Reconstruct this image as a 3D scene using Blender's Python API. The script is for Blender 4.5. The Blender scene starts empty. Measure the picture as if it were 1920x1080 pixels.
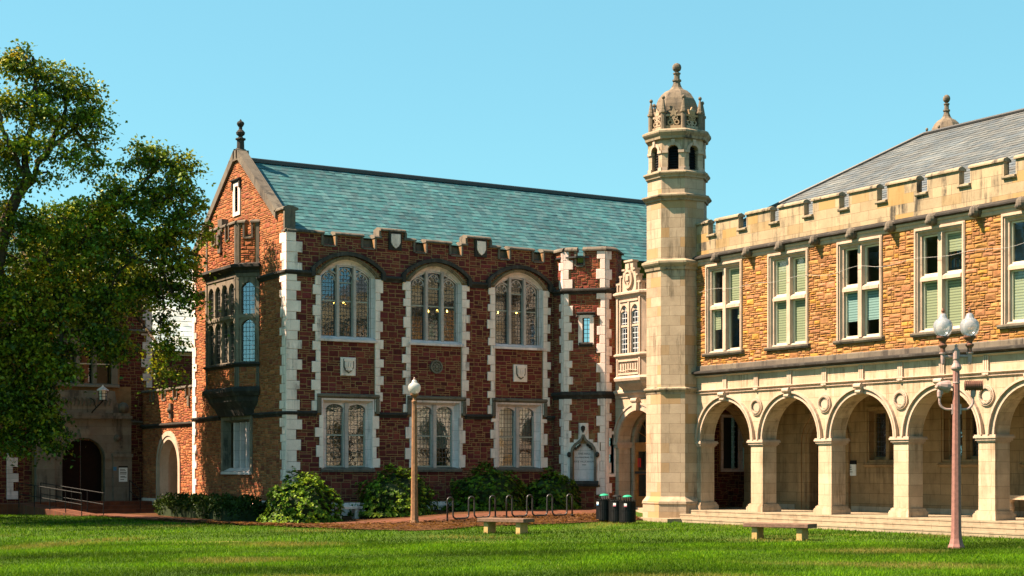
import bpy, math, random
import numpy as np
from mathutils import Vector, Matrix
from mathutils.geometry import tessellate_polygon
R = math.radians
random.seed(7)
rng = np.random.default_rng(11)
scene = bpy.context.scene
COL = scene.collection

# ------------------------------------------------------------------ helpers
def lin(r, g, b):
    def f(c):
        c /= 255.0
        return c / 12.92 if c <= 0.04045 else ((c + 0.055) / 1.055) ** 2.4
    return (f(r), f(g), f(b))

class Frame:
    """wall frame: u along the wall, w up, d out of the wall"""
    def __init__(s, o, u, n):
        s.o = Vector(o); s.u = Vector(u).normalized(); s.n = Vector(n).normalized()
    def __call__(s, u, w, d=0.0):
        p = s.o + s.u * u + s.n * d
        return (p.x, p.y, p.z + w)

def seg_frame(a, b):
    """frame on a plan segment a->b (u=0 at a), outward to the right-hand side facing the court"""
    a = Vector((a[0], a[1], 0)); b = Vector((b[0], b[1], 0))
    u = (b - a).normalized(); n = Vector((u.y, -u.x, 0))
    return Frame(a, u, n), (b - a).length

class MB:
    def __init__(s):
        s.v = []; s.f = []; s.c = []; s.col = None; s.pc = []
    def add(s, vs, fs, col=None):
        k = len(s.v); s.pc.append((k, len(s.f), len(vs), len(fs))); s.v.extend(vs)
        for f in fs:
            s.f.append([i + k for i in f]); s.c.append(col if col is not None else s.col)
    def hexa(s, p, col=None):
        s.add(p, [(0, 1, 2, 3), (7, 6, 5, 4), (0, 4, 5, 1), (1, 5, 6, 2), (2, 6, 7, 3), (3, 7, 4, 0)], col)
    def box(s, x0, x1, y0, y1, z0, z1, col=None):
        s.hexa([(x0, y0, z0), (x1, y0, z0), (x1, y1, z0), (x0, y1, z0), (x0, y0, z1), (x1, y0, z1), (x1, y1, z1), (x0, y1, z1)], col)
    def fbox(s, fr, u0, u1, w0, w1, d0, d1, col=None):
        s.hexa([fr(u0, w0, d0), fr(u1, w0, d0), fr(u1, w0, d1), fr(u0, w0, d1), fr(u0, w1, d0), fr(u1, w1, d0), fr(u1, w1, d1), fr(u0, w1, d1)], col)
    def block(s, fr, u0, u1, w0, w1, d0, d1, ch=0.012, col=None):
        """dressed block with a chamfered face"""
        a = [fr(u0, w0, d0), fr(u1, w0, d0), fr(u1, w1, d0), fr(u0, w1, d0)]
        b = [fr(u0, w0, d1 - ch), fr(u1, w0, d1 - ch), fr(u1, w1, d1 - ch), fr(u0, w1, d1 - ch)]
        c = [fr(u0 + ch, w0 + ch, d1), fr(u1 - ch, w0 + ch, d1), fr(u1 - ch, w1 - ch, d1), fr(u0 + ch, w1 - ch, d1)]
        fs = []
        for i in range(4):
            j = (i + 1) % 4
            fs += [(i, j, 4 + j, 4 + i), (4 + i, 4 + j, 8 + j, 8 + i)]
        fs.append((8, 9, 10, 11)); fs.append((3, 2, 1, 0))
        s.add(a + b + c, fs, col)
    def prism(s, fr, poly, d0, d1, col=None):
        n = len(poly)
        vs = [fr(u, w, d0) for u, w in poly] + [fr(u, w, d1) for u, w in poly]
        fs = [(i, (i + 1) % n, n + (i + 1) % n, n + i) for i in range(n)]
        tri = tessellate_polygon([[Vector((u, w, 0)) for u, w in poly]])
        for t in tri:
            fs.append(tuple(t)); fs.append(tuple(n + i for i in reversed(t)))
        s.add(vs, fs, col)
    def plate(s, fr, outer, holes, d0, d1, col=None):
        loops = [outer] + list(holes)
        flat = [p for l in loops for p in l]; n = len(flat)
        vs = [fr(u, w, d0) for u, w in flat] + [fr(u, w, d1) for u, w in flat]
        fs = []
        for t in tessellate_polygon([[Vector((u, w, 0)) for u, w in l] for l in loops]):
            fs.append(tuple(n + i for i in t)); fs.append(tuple(reversed(t)))
        k = 0
        for l in loops:
            m = len(l)
            for i in range(m):
                a = k + i; b = k + (i + 1) % m
                fs.append((a, b, n + b, n + a))
            k += m
        s.add(vs, fs, col)
    def band(s, fr, A, B, d0, d1, closed=False, col=None):
        n = len(A)
        vs = [fr(*p, d0) for p in A] + [fr(*p, d1) for p in A] + [fr(*p, d0) for p in B] + [fr(*p, d1) for p in B]
        fs = []
        for i in range(n if closed else n - 1):
            j = (i + 1) % n
            fs += [(n + i, n + j, 3 * n + j, 3 * n + i), (i, j, n + j, n + i), (2 * n + i, 2 * n + j, 3 * n + j, 3 * n + i), (i, j, 2 * n + j, 2 * n + i)]
        if not closed:
            for i in (0, n - 1):
                fs.append((i, n + i, 3 * n + i, 2 * n + i))
        s.add(vs, fs, col)
    def mould(s, fr, u0, u1, prof, m0=0.0, m1=0.0, col=None):
        """profile (d,w) swept along u; m0/m1 = mitre factor on the ends (u shift per d)"""
        n = len(prof)
        vs = [fr(u0 - m0 * d, w, d) for d, w in prof] + [fr(u1 + m1 * d, w, d) for d, w in prof]
        fs = [(i, (i + 1) % n, n + (i + 1) % n, n + i) for i in range(n)]
        fs += [tuple(range(n)), tuple(range(2 * n - 1, n - 1, -1))]
        s.add(vs, fs, col)
    def lathe(s, c, prof, n=16, ph=0.0, sx=1.0, sy=1.0, oct_=False, col=None):
        k = 1.0 / math.cos(math.pi / n) if oct_ else 1.0
        if oct_: ph = math.pi / n
        vs = []; fs = []
        for r, z in prof:
            for i in range(n):
                a = ph + 2 * math.pi * i / n
                vs.append((c[0] + r * k * math.cos(a) * sx, c[1] + r * k * math.sin(a) * sy, c[2] + z))
        for j in range(len(prof) - 1):
            for i in range(n):
                a = j * n + i; b = j * n + (i + 1) % n
                fs.append((a, b, b + n, a + n))
        fs.append(tuple(range(n - 1, -1, -1))); m = (len(prof) - 1) * n
        fs.append(tuple(range(m, m + n)))
        s.add(vs, fs, col)
    def ball(s, c, r, n=12, sz=1.0, col=None):
        prof = [(max(1e-3, r * math.sin(math.pi * i / 8)), -r * sz * math.cos(math.pi * i / 8)) for i in range(9)]
        s.lathe(c, prof, n, col=col)
    def tube(s, pts, rad, n=8, col=None):
        pts = [Vector(p) for p in pts]
        if not hasattr(rad, '__len__'): rad = [rad] * len(pts)
        vs = []; fs = []
        for i, p in enumerate(pts):
            t = (pts[min(i + 1, len(pts) - 1)] - pts[max(i - 1, 0)]).normalized()
            a = t.cross(Vector((0.13, 0.31, 1.0)))
            if a.length < 0.2: a = t.cross(Vector((1, 0.2, 0)))
            a.normalize(); b = t.cross(a)
            for k in range(n):
                q = p + (a * math.cos(2 * math.pi * k / n) + b * math.sin(2 * math.pi * k / n)) * rad[i]
                vs.append(tuple(q))
        for i in range(len(pts) - 1):
            for k in range(n):
                x = i * n + k; y = i * n + (k + 1) % n
                fs.append((x, y, y + n, x + n))
        fs.append(tuple(range(n))); m = (len(pts) - 1) * n
        fs.append(tuple(range(m + n - 1, m - 1, -1)))
        s.add(vs, fs, col)
    def groups(s, gap=0.12):
        n = len(s.pc); A = np.array(s.v, float); lo = np.empty((n, 3)); hi = np.empty((n, 3)); par = list(range(n))
        for i, (k, f, m, q) in enumerate(s.pc): lo[i] = A[k:k + m].min(0) - gap / 2; hi[i] = A[k:k + m].max(0) + gap / 2
        def find(i):
            while par[i] != i: par[i] = par[par[i]]; i = par[i]
            return i
        for i in range(n):
            for j in np.nonzero((lo[:i] <= hi[i]).all(1) & (hi[:i] >= lo[i]).all(1))[0]: par[find(int(j))] = find(i)
        out = {}
        for i in range(n): out.setdefault(find(i), []).append(i)
        return list(out.values())
    def build(s, name, mat, parent=None, smooth=False, recalc=True, loc=None, split=True):
        if split and parent is not None and 1 < len(s.pc) <= 260:
            gr = s.groups()
            if len(gr) > 1:
                first = None
                for g in gr:
                    t = MB()
                    for i in g:
                        k, f, m, q = s.pc[i]; t.add(s.v[k:k + m], [[x - k for x in ff] for ff in s.f[f:f + q]]); t.c[-q:] = s.c[f:f + q]
                    o = t.build(name, mat, parent, smooth, recalc, loc, False)
                    first = first or o
                return first
        base = Vector((0, 0, 0))
        if parent is not None:
            p = parent
            while p is not None:
                base += p.location; p = p.parent
        elif loc is not None:
            base = Vector(loc)
        me = bpy.data.meshes.new(name)
        va = np.array(s.v, dtype=np.float64)
        me.from_pydata([tuple(r) for r in (va - np.array(base))], [], s.f)
        if recalc:
            import bmesh
            bm = bmesh.new(); bm.from_mesh(me)
            bmesh.ops.recalc_face_normals(bm, faces=bm.faces)
            bm.to_mesh(me); bm.free()
        me.update()
        nl = len(me.loops); npoly = len(me.polygons)
        if npoly:
            vi = np.empty(nl, dtype=np.int32); me.loops.foreach_get('vertex_index', vi)
            nr = np.empty(npoly * 3, dtype=np.float32); me.polygons.foreach_get('normal', nr); nr = nr.reshape(-1, 3)
            tot = np.empty(npoly, dtype=np.int32); me.polygons.foreach_get('loop_total', tot)
            pi = np.repeat(np.arange(npoly), tot)
            P = va[vi]; N = nr[pi]
            flat = np.abs(N[:, 2]) > 0.8
            ln = np.maximum(np.hypot(N[:, 0], N[:, 1]), 1e-6)
            tx = -N[:, 1] / ln; ty = N[:, 0] / ln
            U = np.where(flat, P[:, 0], P[:, 0] * tx + P[:, 1] * ty)
            V = np.where(flat, P[:, 1], P[:, 2])
            uv = me.uv_layers.new(name='UVMap')
            uv.data.foreach_set('uv', np.stack([U, V], 1).astype(np.float32).ravel())
            if any(c is not None for c in s.c):
                ca = me.color_attributes.new('col', 'FLOAT_COLOR', 'CORNER')
                cc = np.array([(c if c is not None else (0.5, 0.5, 0.5)) for c in s.c], dtype=np.float32)
                out = np.ones((nl, 4), dtype=np.float32); out[:, :3] = cc[pi]
                ca.data.foreach_set('color', out.ravel())
        if smooth:
            me.polygons.foreach_set('use_smooth', [True] * npoly)
        me.materials.append(mat)
        o = bpy.data.objects.new(name, me); COL.objects.link(o)
        if parent is not None: o.parent = parent
        elif loc is not None: o.location = base
        return o

def np_mesh(name, V, F, mat, parent=None, cols=None):
    """big leaf / blade meshes straight from arrays; cols per vertex"""
    base = Vector((0, 0, 0)); p = parent
    while p is not None:
        base += p.location; p = p.parent
    V = V - np.array(base)
    me = bpy.data.meshes.new(name)
    k = F.shape[1]
    me.vertices.add(len(V)); me.loops.add(F.size); me.polygons.add(len(F))
    me.vertices.foreach_set('co', V.astype(np.float32).ravel())
    me.loops.foreach_set('vertex_index', F.astype(np.int32).ravel())
    me.polygons.foreach_set('loop_start', np.arange(0, F.size, k, dtype=np.int32))
    me.update(calc_edges=True)
    if cols is not None:
        ca = me.color_attributes.new('col', 'FLOAT_COLOR', 'POINT')
        out = np.ones((len(V), 4), dtype=np.float32); out[:, :3] = cols
        ca.data.foreach_set('color', out.ravel())
    me.materials.append(mat)
    o = bpy.data.objects.new(name, me); COL.objects.link(o)
    if parent is not None: o.parent = parent
    return o

def thing(name, label, cat, loc=(0, 0, 0), group=None):
    o = bpy.data.objects.new(name, None); COL.objects.link(o)
    o.empty_display_size = 0.3; o.location = loc
    o['label'] = label; o['category'] = cat
    if group: o['group'] = group
    return o
def tag(o, label, cat, group=None):
    o['label'] = label; o['category'] = cat
    if group: o['group'] = group
    return o
def dup(root, loc, label=None, scale=None):
    r = root.copy(); COL.objects.link(r); r.location = loc
    if label: r['label'] = label
    if scale: r.scale = scale
    for ch in list(root.children):
        c = ch.copy(); COL.objects.link(c); c.parent = r
        for g in ch.children:
            d = g.copy(); COL.objects.link(d); d.parent = c
    return r

# ------------------------------------------------------------------ materials
def nodes(name):
    m = bpy.data.materials.new(name); m.use_nodes = True
    nt = m.node_tree; nt.nodes.clear()
    out = nt.nodes.new('ShaderNodeOutputMaterial')
    return m, nt, out
def N(nt, typ, ins=None, **kw):
    n = nt.nodes.new(typ)
    for k, v in kw.items(): setattr(n, k, v)
    for k, v in (ins or {}).items():
        if hasattr(v, 'is_output') or isinstance(v, bpy.types.NodeSocket): nt.links.new(v, n.inputs[k])
        else:
            if isinstance(v, tuple) and len(v) == 3 and n.inputs[k].type == 'RGBA': v = (*v, 1)
            n.inputs[k].default_value = v
    return n
def mix(nt, fac, a, b, mode='MIX'):
    n = nt.nodes.new('ShaderNodeMix'); n.data_type = 'RGBA'; n.blend_type = mode
    for sock, v in ((n.inputs[0], fac), (n.inputs[6], a), (n.inputs[7], b)):
        if isinstance(v, bpy.types.NodeSocket): nt.links.new(v, sock)
        else: sock.default_value = (*v, 1) if isinstance(v, tuple) else v
    return n.outputs[2]
def ramp(nt, fac, a, b, ca=(0, 0, 0), cb=(1, 1, 1)):
    n = nt.nodes.new('ShaderNodeValToRGB'); nt.links.new(fac, n.inputs[0])
    e = n.color_ramp.elements; e[0].position = a; e[1].position = b
    e[0].color = (*ca, 1); e[1].color = (*cb, 1)
    return n.outputs[0]
def noise(nt, scale, detail=4.0, rough=0.6, vec=None):
    ins = {'Scale': scale, 'Detail': detail, 'Roughness': rough}
    if vec is not None: ins['Vector'] = vec
    return N(nt, 'ShaderNodeTexNoise', ins).outputs['Fac']
def coords(nt, kind='Object'):
    return nt.nodes.new('ShaderNodeTexCoord').outputs[kind]
def mapped(nt, vec, scale):
    return N(nt, 'ShaderNodeMapping', {'Vector': vec, 'Scale': scale}).outputs[0]
def finish(nt, out, color, rough=0.85, bump=None, bstr=0.3, bdist=0.02, spec=0.25, metal=0.0):
    b = nt.nodes.new('ShaderNodeBsdfPrincipled')
    if isinstance(color, bpy.types.NodeSocket): nt.links.new(color, b.inputs['Base Color'])
    else: b.inputs['Base Color'].default_value = (*color, 1)
    if isinstance(rough, bpy.types.NodeSocket): nt.links.new(rough, b.inputs['Roughness'])
    else: b.inputs['Roughness'].default_value = rough
    b.inputs['Specular IOR Level'].default_value = spec
    b.inputs['Metallic'].default_value = metal
    if bump is not None:
        bp = N(nt, 'ShaderNodeBump', {'Strength': bstr, 'Distance': bdist, 'Height': bump})
        nt.links.new(bp.outputs[0], b.inputs['Normal'])
    nt.links.new(b.outputs[0], out.inputs[0])
    return b

def mat_attr(name, rough=0.9, var=0.35, scale=9.0, bstr=0.5, spec=0.2):
    m, nt, out = nodes(name)
    a = N(nt, 'ShaderNodeAttribute', attribute_name='col').outputs['Color']
    co = coords(nt)
    n1 = noise(nt, scale, 5, 0.65, co); n2 = noise(nt, 0.55, 4, 0.6, co)
    c = mix(nt, 1.0, a, ramp(nt, n1, 0.25, 0.8, (1 - var,) * 3, (1 + var * 0.6,) * 3), 'MULTIPLY')
    c = mix(nt, 1.0, c, ramp(nt, n2, 0.3, 0.75, (0.72, 0.7, 0.7), (1.12, 1.1, 1.08)), 'MULTIPLY')
    finish(nt, out, c, rough, noise(nt, 28, 5, 0.7, co), bstr, 0.02, spec)
    return m

ALB = 0.50
def mat_ashlar(name, c1, c2, mortar, bw=0.72, bh=0.34, ms=0.008, dirt=0.35, dirtcol=(0.10, 0.085, 0.07), dscale=0.5, odd=None, k=1.0):
    """coursed limestone blocks with grime streaks and blotches of its own"""
    c1, c2, mortar, dirtcol = (tuple(x * ALB * k for x in q) for q in (c1, c2, mortar, dirtcol)); odd = tuple(x * ALB * k for x in odd) if odd else None
    m, nt, out = nodes(name)
    uv = coords(nt, 'UV'); co = coords(nt)
    b = N(nt, 'ShaderNodeTexBrick', {'Vector': uv, 'Color1': c1, 'Color2': c2, 'Mortar': mortar, 'Scale': 1.0, 'Mortar Size': ms, 'Mortar Smooth': 0.3, 'Bias': 0.0, 'Brick Width': bw, 'Row Height': bh}, offset=0.5, squash=1.0)
    col = b.outputs['Color']
    n1 = noise(nt, 2.2, 5, 0.65, co); n3 = noise(nt, 22, 4, 0.7, co)
    col = mix(nt, 1.0, col, ramp(nt, n1, 0.3, 0.75, (0.80, 0.77, 0.74), (1.08, 1.06, 1.03)), 'MULTIPLY')
    col = mix(nt, 1.0, col, ramp(nt, n3, 0.2, 0.85, (0.86, 0.86, 0.86), (1.06, 1.06, 1.06)), 'MULTIPLY')
    st = noise(nt, 1.0, 6, 0.7, mapped(nt, co, (3.2, 3.2, 0.35)))
    bl = noise(nt, dscale, 5, 0.7, co)
    d = mix(nt, 1.0, ramp(nt, st, 0.48, 0.72), ramp(nt, bl, 0.42, 0.68), 'MULTIPLY')
    d = ramp(nt, d, 0.0, 0.32)
    dm = N(nt, 'ShaderNodeMath', {0: d, 1: dirt}, operation='MULTIPLY').outputs[0]
    col = mix(nt, dm, col, dirtcol)
    if odd is not None:
        b2 = N(nt, 'ShaderNodeTexBrick', {'Vector': uv, 'Color1': (0, 0, 0), 'Color2': (1, 1, 1), 'Mortar': (0, 0, 0), 'Scale': 1.0, 'Mortar Size': 0.0, 'Bias': 0.0, 'Brick Width': bw, 'Row Height': bh}, offset=0.5)
        f = ramp(nt, b2.outputs['Color'], 0.72, 0.95)
        f2 = N(nt, 'ShaderNodeMath', {0: f, 1: 0.75}, operation='MULTIPLY').outputs[0]
        col = mix(nt, f2, col, odd)
    h = N(nt, 'ShaderNodeMath', {0: b.outputs['Fac'], 1: -1.2}, operation='MULTIPLY').outputs[0]
    h2 = N(nt, 'ShaderNodeMath', {0: h, 1: noise(nt, 30, 4, 0.7, co)}, operation='ADD').outputs[0]
    finish(nt, out, col, 0.88, h2, 0.35, 0.012, 0.2)
    return m

def mat_plain(name, color, rough=0.6, var=0.15, scale=6.0, bstr=0.15, spec=0.3, metal=0.0, c2=None, bscale=30):
    m, nt, out = nodes(name)
    co = coords(nt); n1 = noise(nt, scale, 5, 0.65, co)
    if c2 is None:
        c = mix(nt, 1.0, color, ramp(nt, n1, 0.3, 0.75, (1 - var,) * 3, (1 + var * 0.5,) * 3), 'MULTIPLY')
    else:
        c = mix(nt, ramp(nt, n1, 0.4, 0.62), color, c2)
    finish(nt, out, c, rough, noise(nt, bscale, 4, 0.7, co), bstr, 0.01, spec, metal)
    return m

def mat_glass(name, tint=(0.55, 0.6, 0.6), gw=0.14, gh=0.17, lead=0.012, refl=0.35, leadcol=(0.03, 0.03, 0.03), wob=0.02):
    """window glass (see-through plus mirror) divided by lead cames"""
    m, nt, out = nodes(name)
    uv = coords(nt, 'UV'); co = coords(nt)
    wn = N(nt, 'ShaderNodeBump', {'Strength': 0.12, 'Distance': wob, 'Height': noise(nt, 4.0, 2, 0.5, co)})
    tr = N(nt, 'ShaderNodeBsdfTransparent', {'Color': tint})
    gl = N(nt, 'ShaderNodeBsdfGlossy', {'Color': (0.68, 0.84, 1.0), 'Roughness': 0.03, 'Normal': wn.outputs[0]})
    lw = N(nt, 'ShaderNodeLayerWeight', {'Blend': 0.5})
    pw = N(nt, 'ShaderNodeMath', {0: lw.outputs['Facing'], 1: 4.0}, operation='POWER').outputs[0]
    fac = N(nt, 'ShaderNodeMath', {0: pw, 1: 0.8, 2: refl + 0.04}, operation='MULTIPLY_ADD', use_clamp=True).outputs[0]
    mx = N(nt, 'ShaderNodeMixShader', {0: fac, 1: tr.outputs[0], 2: gl.outputs[0]})
    if gw:
        b = N(nt, 'ShaderNodeTexBrick', {'Vector': uv, 'Scale': 1.0, 'Mortar Size': lead, 'Mortar Smooth': 0.1, 'Brick Width': gw, 'Row Height': gh}, offset=0.0)
        ld = N(nt, 'ShaderNodeBsdfPrincipled', {'Base Color': leadcol, 'Roughness': 0.6})
        mx = N(nt, 'ShaderNodeMixShader', {0: b.outputs['Fac'], 1: mx.outputs[0], 2: ld.outputs[0]})
    nt.links.new(mx.outputs[0], out.inputs[0])
    return m

def mat_leaf(name, rough=0.5, trans=0.35, spec=0.3):
    m, nt, out = nodes(name)
    a = N(nt, 'ShaderNodeAttribute', attribute_name='col').outputs['Color']
    p = N(nt, 'ShaderNodeBsdfPrincipled', {'Base Color': a, 'Roughness': rough, 'Specular IOR Level': spec})
    t = N(nt, 'ShaderNodeBsdfTranslucent', {'Color': mix(nt, 1.0, a, (1.25, 1.15, 0.5), 'MULTIPLY')})
    mx = N(nt, 'ShaderNodeMixShader', {0: trans, 1: p.outputs[0], 2: t.outputs[0]})
    nt.links.new(mx.outputs[0], out.inputs[0])
    return m

def mat_emit(name, col, s):
    m, nt, out = nodes(name)
    e = N(nt, 'ShaderNodeEmission', {'Color': col, 'Strength': s})
    nt.links.new(e.outputs[0], out.inputs[0])
    return m

M = {}
M['rubble'] = mat_attr('red_sandstone', 0.92, 0.38, 8, 0.6)
M['mortar'] = mat_plain('tan_mortar', (0.25, 0.14, 0.066), 0.95, 0.3, 5, 0.4, 0.1)
M['mortar_r'] = mat_plain('sunny_mortar', (0.23, 0.12, 0.045), 0.95, 0.3, 5, 0.4, 0.1)
M['lime'] = mat_ashlar('grey_limestone', (0.76, 0.62, 0.62), (0.66, 0.53, 0.53), (0.36, 0.29, 0.27), 3.1, 0.38, 0.007, 0.55, (0.16, 0.14, 0.13), 0.7, k=2.0)
M['inner'] = mat_ashlar('brown_ashlar', (0.66, 0.45, 0.24), (0.55, 0.37, 0.195), (0.22, 0.145, 0.075), 0.95, 0.36, 0.007, 0.5, (0.14, 0.09, 0.05), 0.4)
M['bay'] = mat_ashlar('stained_shaded_limestone', (0.46, 0.38, 0.30), (0.36, 0.30, 0.24), (0.2, 0.17, 0.14), 3.1, 0.38, 0.005, 0.85, (0.10, 0.085, 0.07), 0.9)  # stained bay stone; also the shade-darkened colour of gable window and left portal
M['ashlar'] = mat_ashlar('buff_ashlar', (0.76, 0.59, 0.43), (0.58, 0.435, 0.30), (0.42, 0.31, 0.21), 0.82, 0.36, 0.009, 0.8, (0.20, 0.15, 0.10), 0.35, odd=(0.62, 0.36, 0.15), k=1.16)
M['arcade'] = mat_ashlar('cream_ashlar', (0.77, 0.60, 0.44), (0.65, 0.495, 0.35), (0.44, 0.33, 0.22), 0.95, 0.36, 0.008, 0.8, (0.28, 0.20, 0.12), 0.4, k=1.28)
M['parapet'] = mat_ashlar('weathered_ashlar', (0.72, 0.56, 0.36), (0.48, 0.38, 0.25), (0.34, 0.26, 0.17), 0.78, 0.31, 0.008, 1.0, (0.10, 0.085, 0.065), 0.75, odd=(0.58, 0.36, 0.13), k=1.1)
M['trim'] = mat_ashlar('smooth_limestone', (0.77, 0.59, 0.47), (0.72, 0.55, 0.43), (0.5, 0.4, 0.3), 6.0, 3.0, 0.002, 0.4, (0.25, 0.2, 0.15), 0.7, k=1.25)
M['dark'] = mat_ashlar('sooty_limestone', (0.13, 0.115, 0.105), (0.09, 0.082, 0.078), (0.05, 0.045, 0.04), 0.9, 2.0, 0.006, 0.3, (0.42, 0.38, 0.33), 1.6, k=.62)
M['coping'] = mat_ashlar('grimy_coping_limestone', (0.62, 0.50, 0.35), (0.48, 0.385, 0.27), (0.2, 0.16, 0.12), 0.9, 2.0, 0.006, 1.0, (0.10, 0.085, 0.07), 1.3, k=1.1)
M['dome'] = mat_ashlar('weathered_dome_stone', (0.42, 0.335, 0.24), (0.34, 0.27, 0.20), (0.2, 0.16, 0.12), 0.7, 0.3, 0.008, 0.9, (0.12, 0.10, 0.085), 1.3)
M['mull'] = mat_ashlar('grey_mullion_stone', (0.56, 0.46, 0.44), (0.48, 0.39, 0.37), (0.36, 0.29, 0.27), 3.1, 0.5, 0.005, 0.5, (0.2, 0.17, 0.16), 0.9, k=1.8)
M['half'] = mat_ashlar('stained_limestone', (0.33, 0.28, 0.22), (0.24, 0.20, 0.165), (0.1, 0.08, 0.07), 0.8, 2.0, 0.006, 0.8, (0.07, 0.06, 0.055), 1.2)
M['slate'] = mat_attr('green_slate', 0.62, 0.22, 5, 0.25, 0.4)
M['metal_dark'] = mat_plain('dark_metal', (0.025, 0.024, 0.024), 0.45, 0.3, 9, 0.1, 0.5)
M['black'] = mat_plain('black_paint', (0.010, 0.011, 0.012), 0.6, 0.3, 9, 0.05, 0.15)
M['leaded'] = mat_glass('leaded_glass', (0.6, 0.6, 0.55), 0.125, 0.15, 0.012, 0.12)
M['leaded_wide'] = mat_glass('leaded_glass_wide', (0.5, 0.58, 0.58), 0.14, 0.17, 0.011, 0.22, (0.05, 0.05, 0.05))
M['leaded_pale'] = mat_glass('leaded_glass_pale', (0.4, 0.5, 0.55), 0.16, 0.2, 0.014, 0.25, (0.45, 0.46, 0.48))
M['glass'] = mat_glass('sash_glass', (0.82, 0.9, 0.86), 0, 0, 0, 0.03)
M['sash'] = mat_plain('painted_sash', (0.30, 0.29, 0.25), 0.5, 0.1, 6)
M['sash_c'] = mat_plain('cream_sash', (0.62, 0.55, 0.42), 0.5, 0.1, 6)
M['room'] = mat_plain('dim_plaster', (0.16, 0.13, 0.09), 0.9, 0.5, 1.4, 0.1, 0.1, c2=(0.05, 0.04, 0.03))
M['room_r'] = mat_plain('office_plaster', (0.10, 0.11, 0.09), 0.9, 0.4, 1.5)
M['wood'] = mat_plain('varnished_oak', (0.46, 0.15, 0.035), 0.45, 0.35, 7, 0.1, 0.4)
M['wood_dark'] = mat_plain('dark_oak', (0.014, 0.006, 0.004), 0.7, 0.35, 7, 0.1, 0.1)
M['bark'] = mat_plain('bark', (0.075, 0.055, 0.04), 0.95, 0.5, 5, 1.0, 0.1, bscale=12)
M['leaf'] = mat_leaf('tree_leaf', 0.5, 0.22, 0.2)
M['shrub'] = mat_leaf('shrub_leaf', 0.5, 0.2, 0.15)
M['grassblade'] = mat_leaf('grass_blade', 0.6, 0.35, 0.08)
M['arch'] = mat_ashlar('brown_stained_limestone', (0.50, 0.36, 0.22), (0.34, 0.25, 0.17), (0.1, 0.08, 0.07), 0.55, 3.0, 0.008, 0.7, (0.08, 0.065, 0.055), 1.4)
M['quoin'] = mat_ashlar('quoin_limestone', (0.86, 0.69, 0.64), (0.76, 0.61, 0.56), (0.5, 0.45, 0.4), 40, 40, 0.0, 0.8, (0.26, 0.20, 0.185), 1.1, k=2.0)

PAL_FRONT_SHADE = [(0.185, 0.052, 0.038), (0.150, 0.042, 0.032), (0.215, 0.068, 0.046), (0.165, 0.050, 0.042), (0.125, 0.036, 0.029), (0.20, 0.055, 0.048), (0.24, 0.085, 0.05)]  # same stone as the gable, with the front's shade put into the colour
PAL_GABLE_LIT = [(0.40, 0.175, 0.075), (0.33, 0.135, 0.062), (0.44, 0.20, 0.085), (0.28, 0.105, 0.055), (0.36, 0.155, 0.06), (0.47, 0.22, 0.09)]  # same stone as the front, with sunlight put into the colour
PAL_TURRET = [(0.24, 0.072, 0.045), (0.20, 0.056, 0.038), (0.28, 0.10, 0.055), (0.33, 0.135, 0.06), (0.22, 0.065, 0.045)]  # same stone, toned midway between sunlit gable and shaded front
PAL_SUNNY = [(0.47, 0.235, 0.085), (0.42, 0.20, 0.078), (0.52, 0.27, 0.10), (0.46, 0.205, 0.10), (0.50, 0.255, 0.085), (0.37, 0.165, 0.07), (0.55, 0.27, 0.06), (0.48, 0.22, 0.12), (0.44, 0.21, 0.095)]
PAL_SHADE = [(0.14, 0.042, 0.03), (0.17, 0.055, 0.038), (0.115, 0.035, 0.027), (0.19, 0.065, 0.042)]  # red sandstone with shade darkened into the colour

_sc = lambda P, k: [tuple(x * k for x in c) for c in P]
PAL_FRONT_SHADE = [(r * .74, g * .50, b * .56) for r, g, b in PAL_FRONT_SHADE]; PAL_GABLE_LIT = [(r * .90, g * .67, b * .64) for r, g, b in PAL_GABLE_LIT]; PAL_TURRET = [(r * .82, g * .58, b * .58) for r, g, b in PAL_TURRET]; PAL_SUNNY = [(r * .77, g * .79, b * .74) for r, g, b in PAL_SUNNY]; PAL_SHADE = [(r * .7, g * .45, b * .5) for r, g, b in PAL_SHADE]

def rect(u0, u1, w0, w1): return [(u0, w0), (u1, w0), (u1, w1), (u0, w1)]
def arch_pts(uc, half, w0, rise, n=18, kind='semi'):
    out = []
    for i in range(n + 1):
        th = math.pi * i / n; t = -math.cos(th)
        if kind == 'semi': w = rise * math.sin(th)
        elif kind == 'tudor': w = rise * max(0.0, 1 - abs(t) ** 1.9) ** 0.86
        else:
            r = (half * half + rise * rise) / (2 * half); cx = r - half
            w = math.sqrt(max(0.0, r * r - (abs(t) * half + cx) ** 2)) if rise >= half else rise * math.sin(th)
        out.append((uc + t * half, w0 + w))
    return out
def arch_hole(uc, half, w0, spring, rise, n=18, kind='semi'):
    return [(uc + half, w0), (uc - half, w0)] + arch_pts(uc, half, spring, rise, n, kind)

def inside(poly, U, W):
    r = np.zeros(U.shape, dtype=bool); n = len(poly); j = n - 1
    for i in range(n):
        xi, yi = poly[i]; xj, yj = poly[j]
        c = ((yi > W) != (yj > W)) & (U < (xj - xi) * (W - yi) / ((yj - yi) if yj != yi else 1e-9) + xi)
        r ^= c; j = i
    return r

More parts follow.
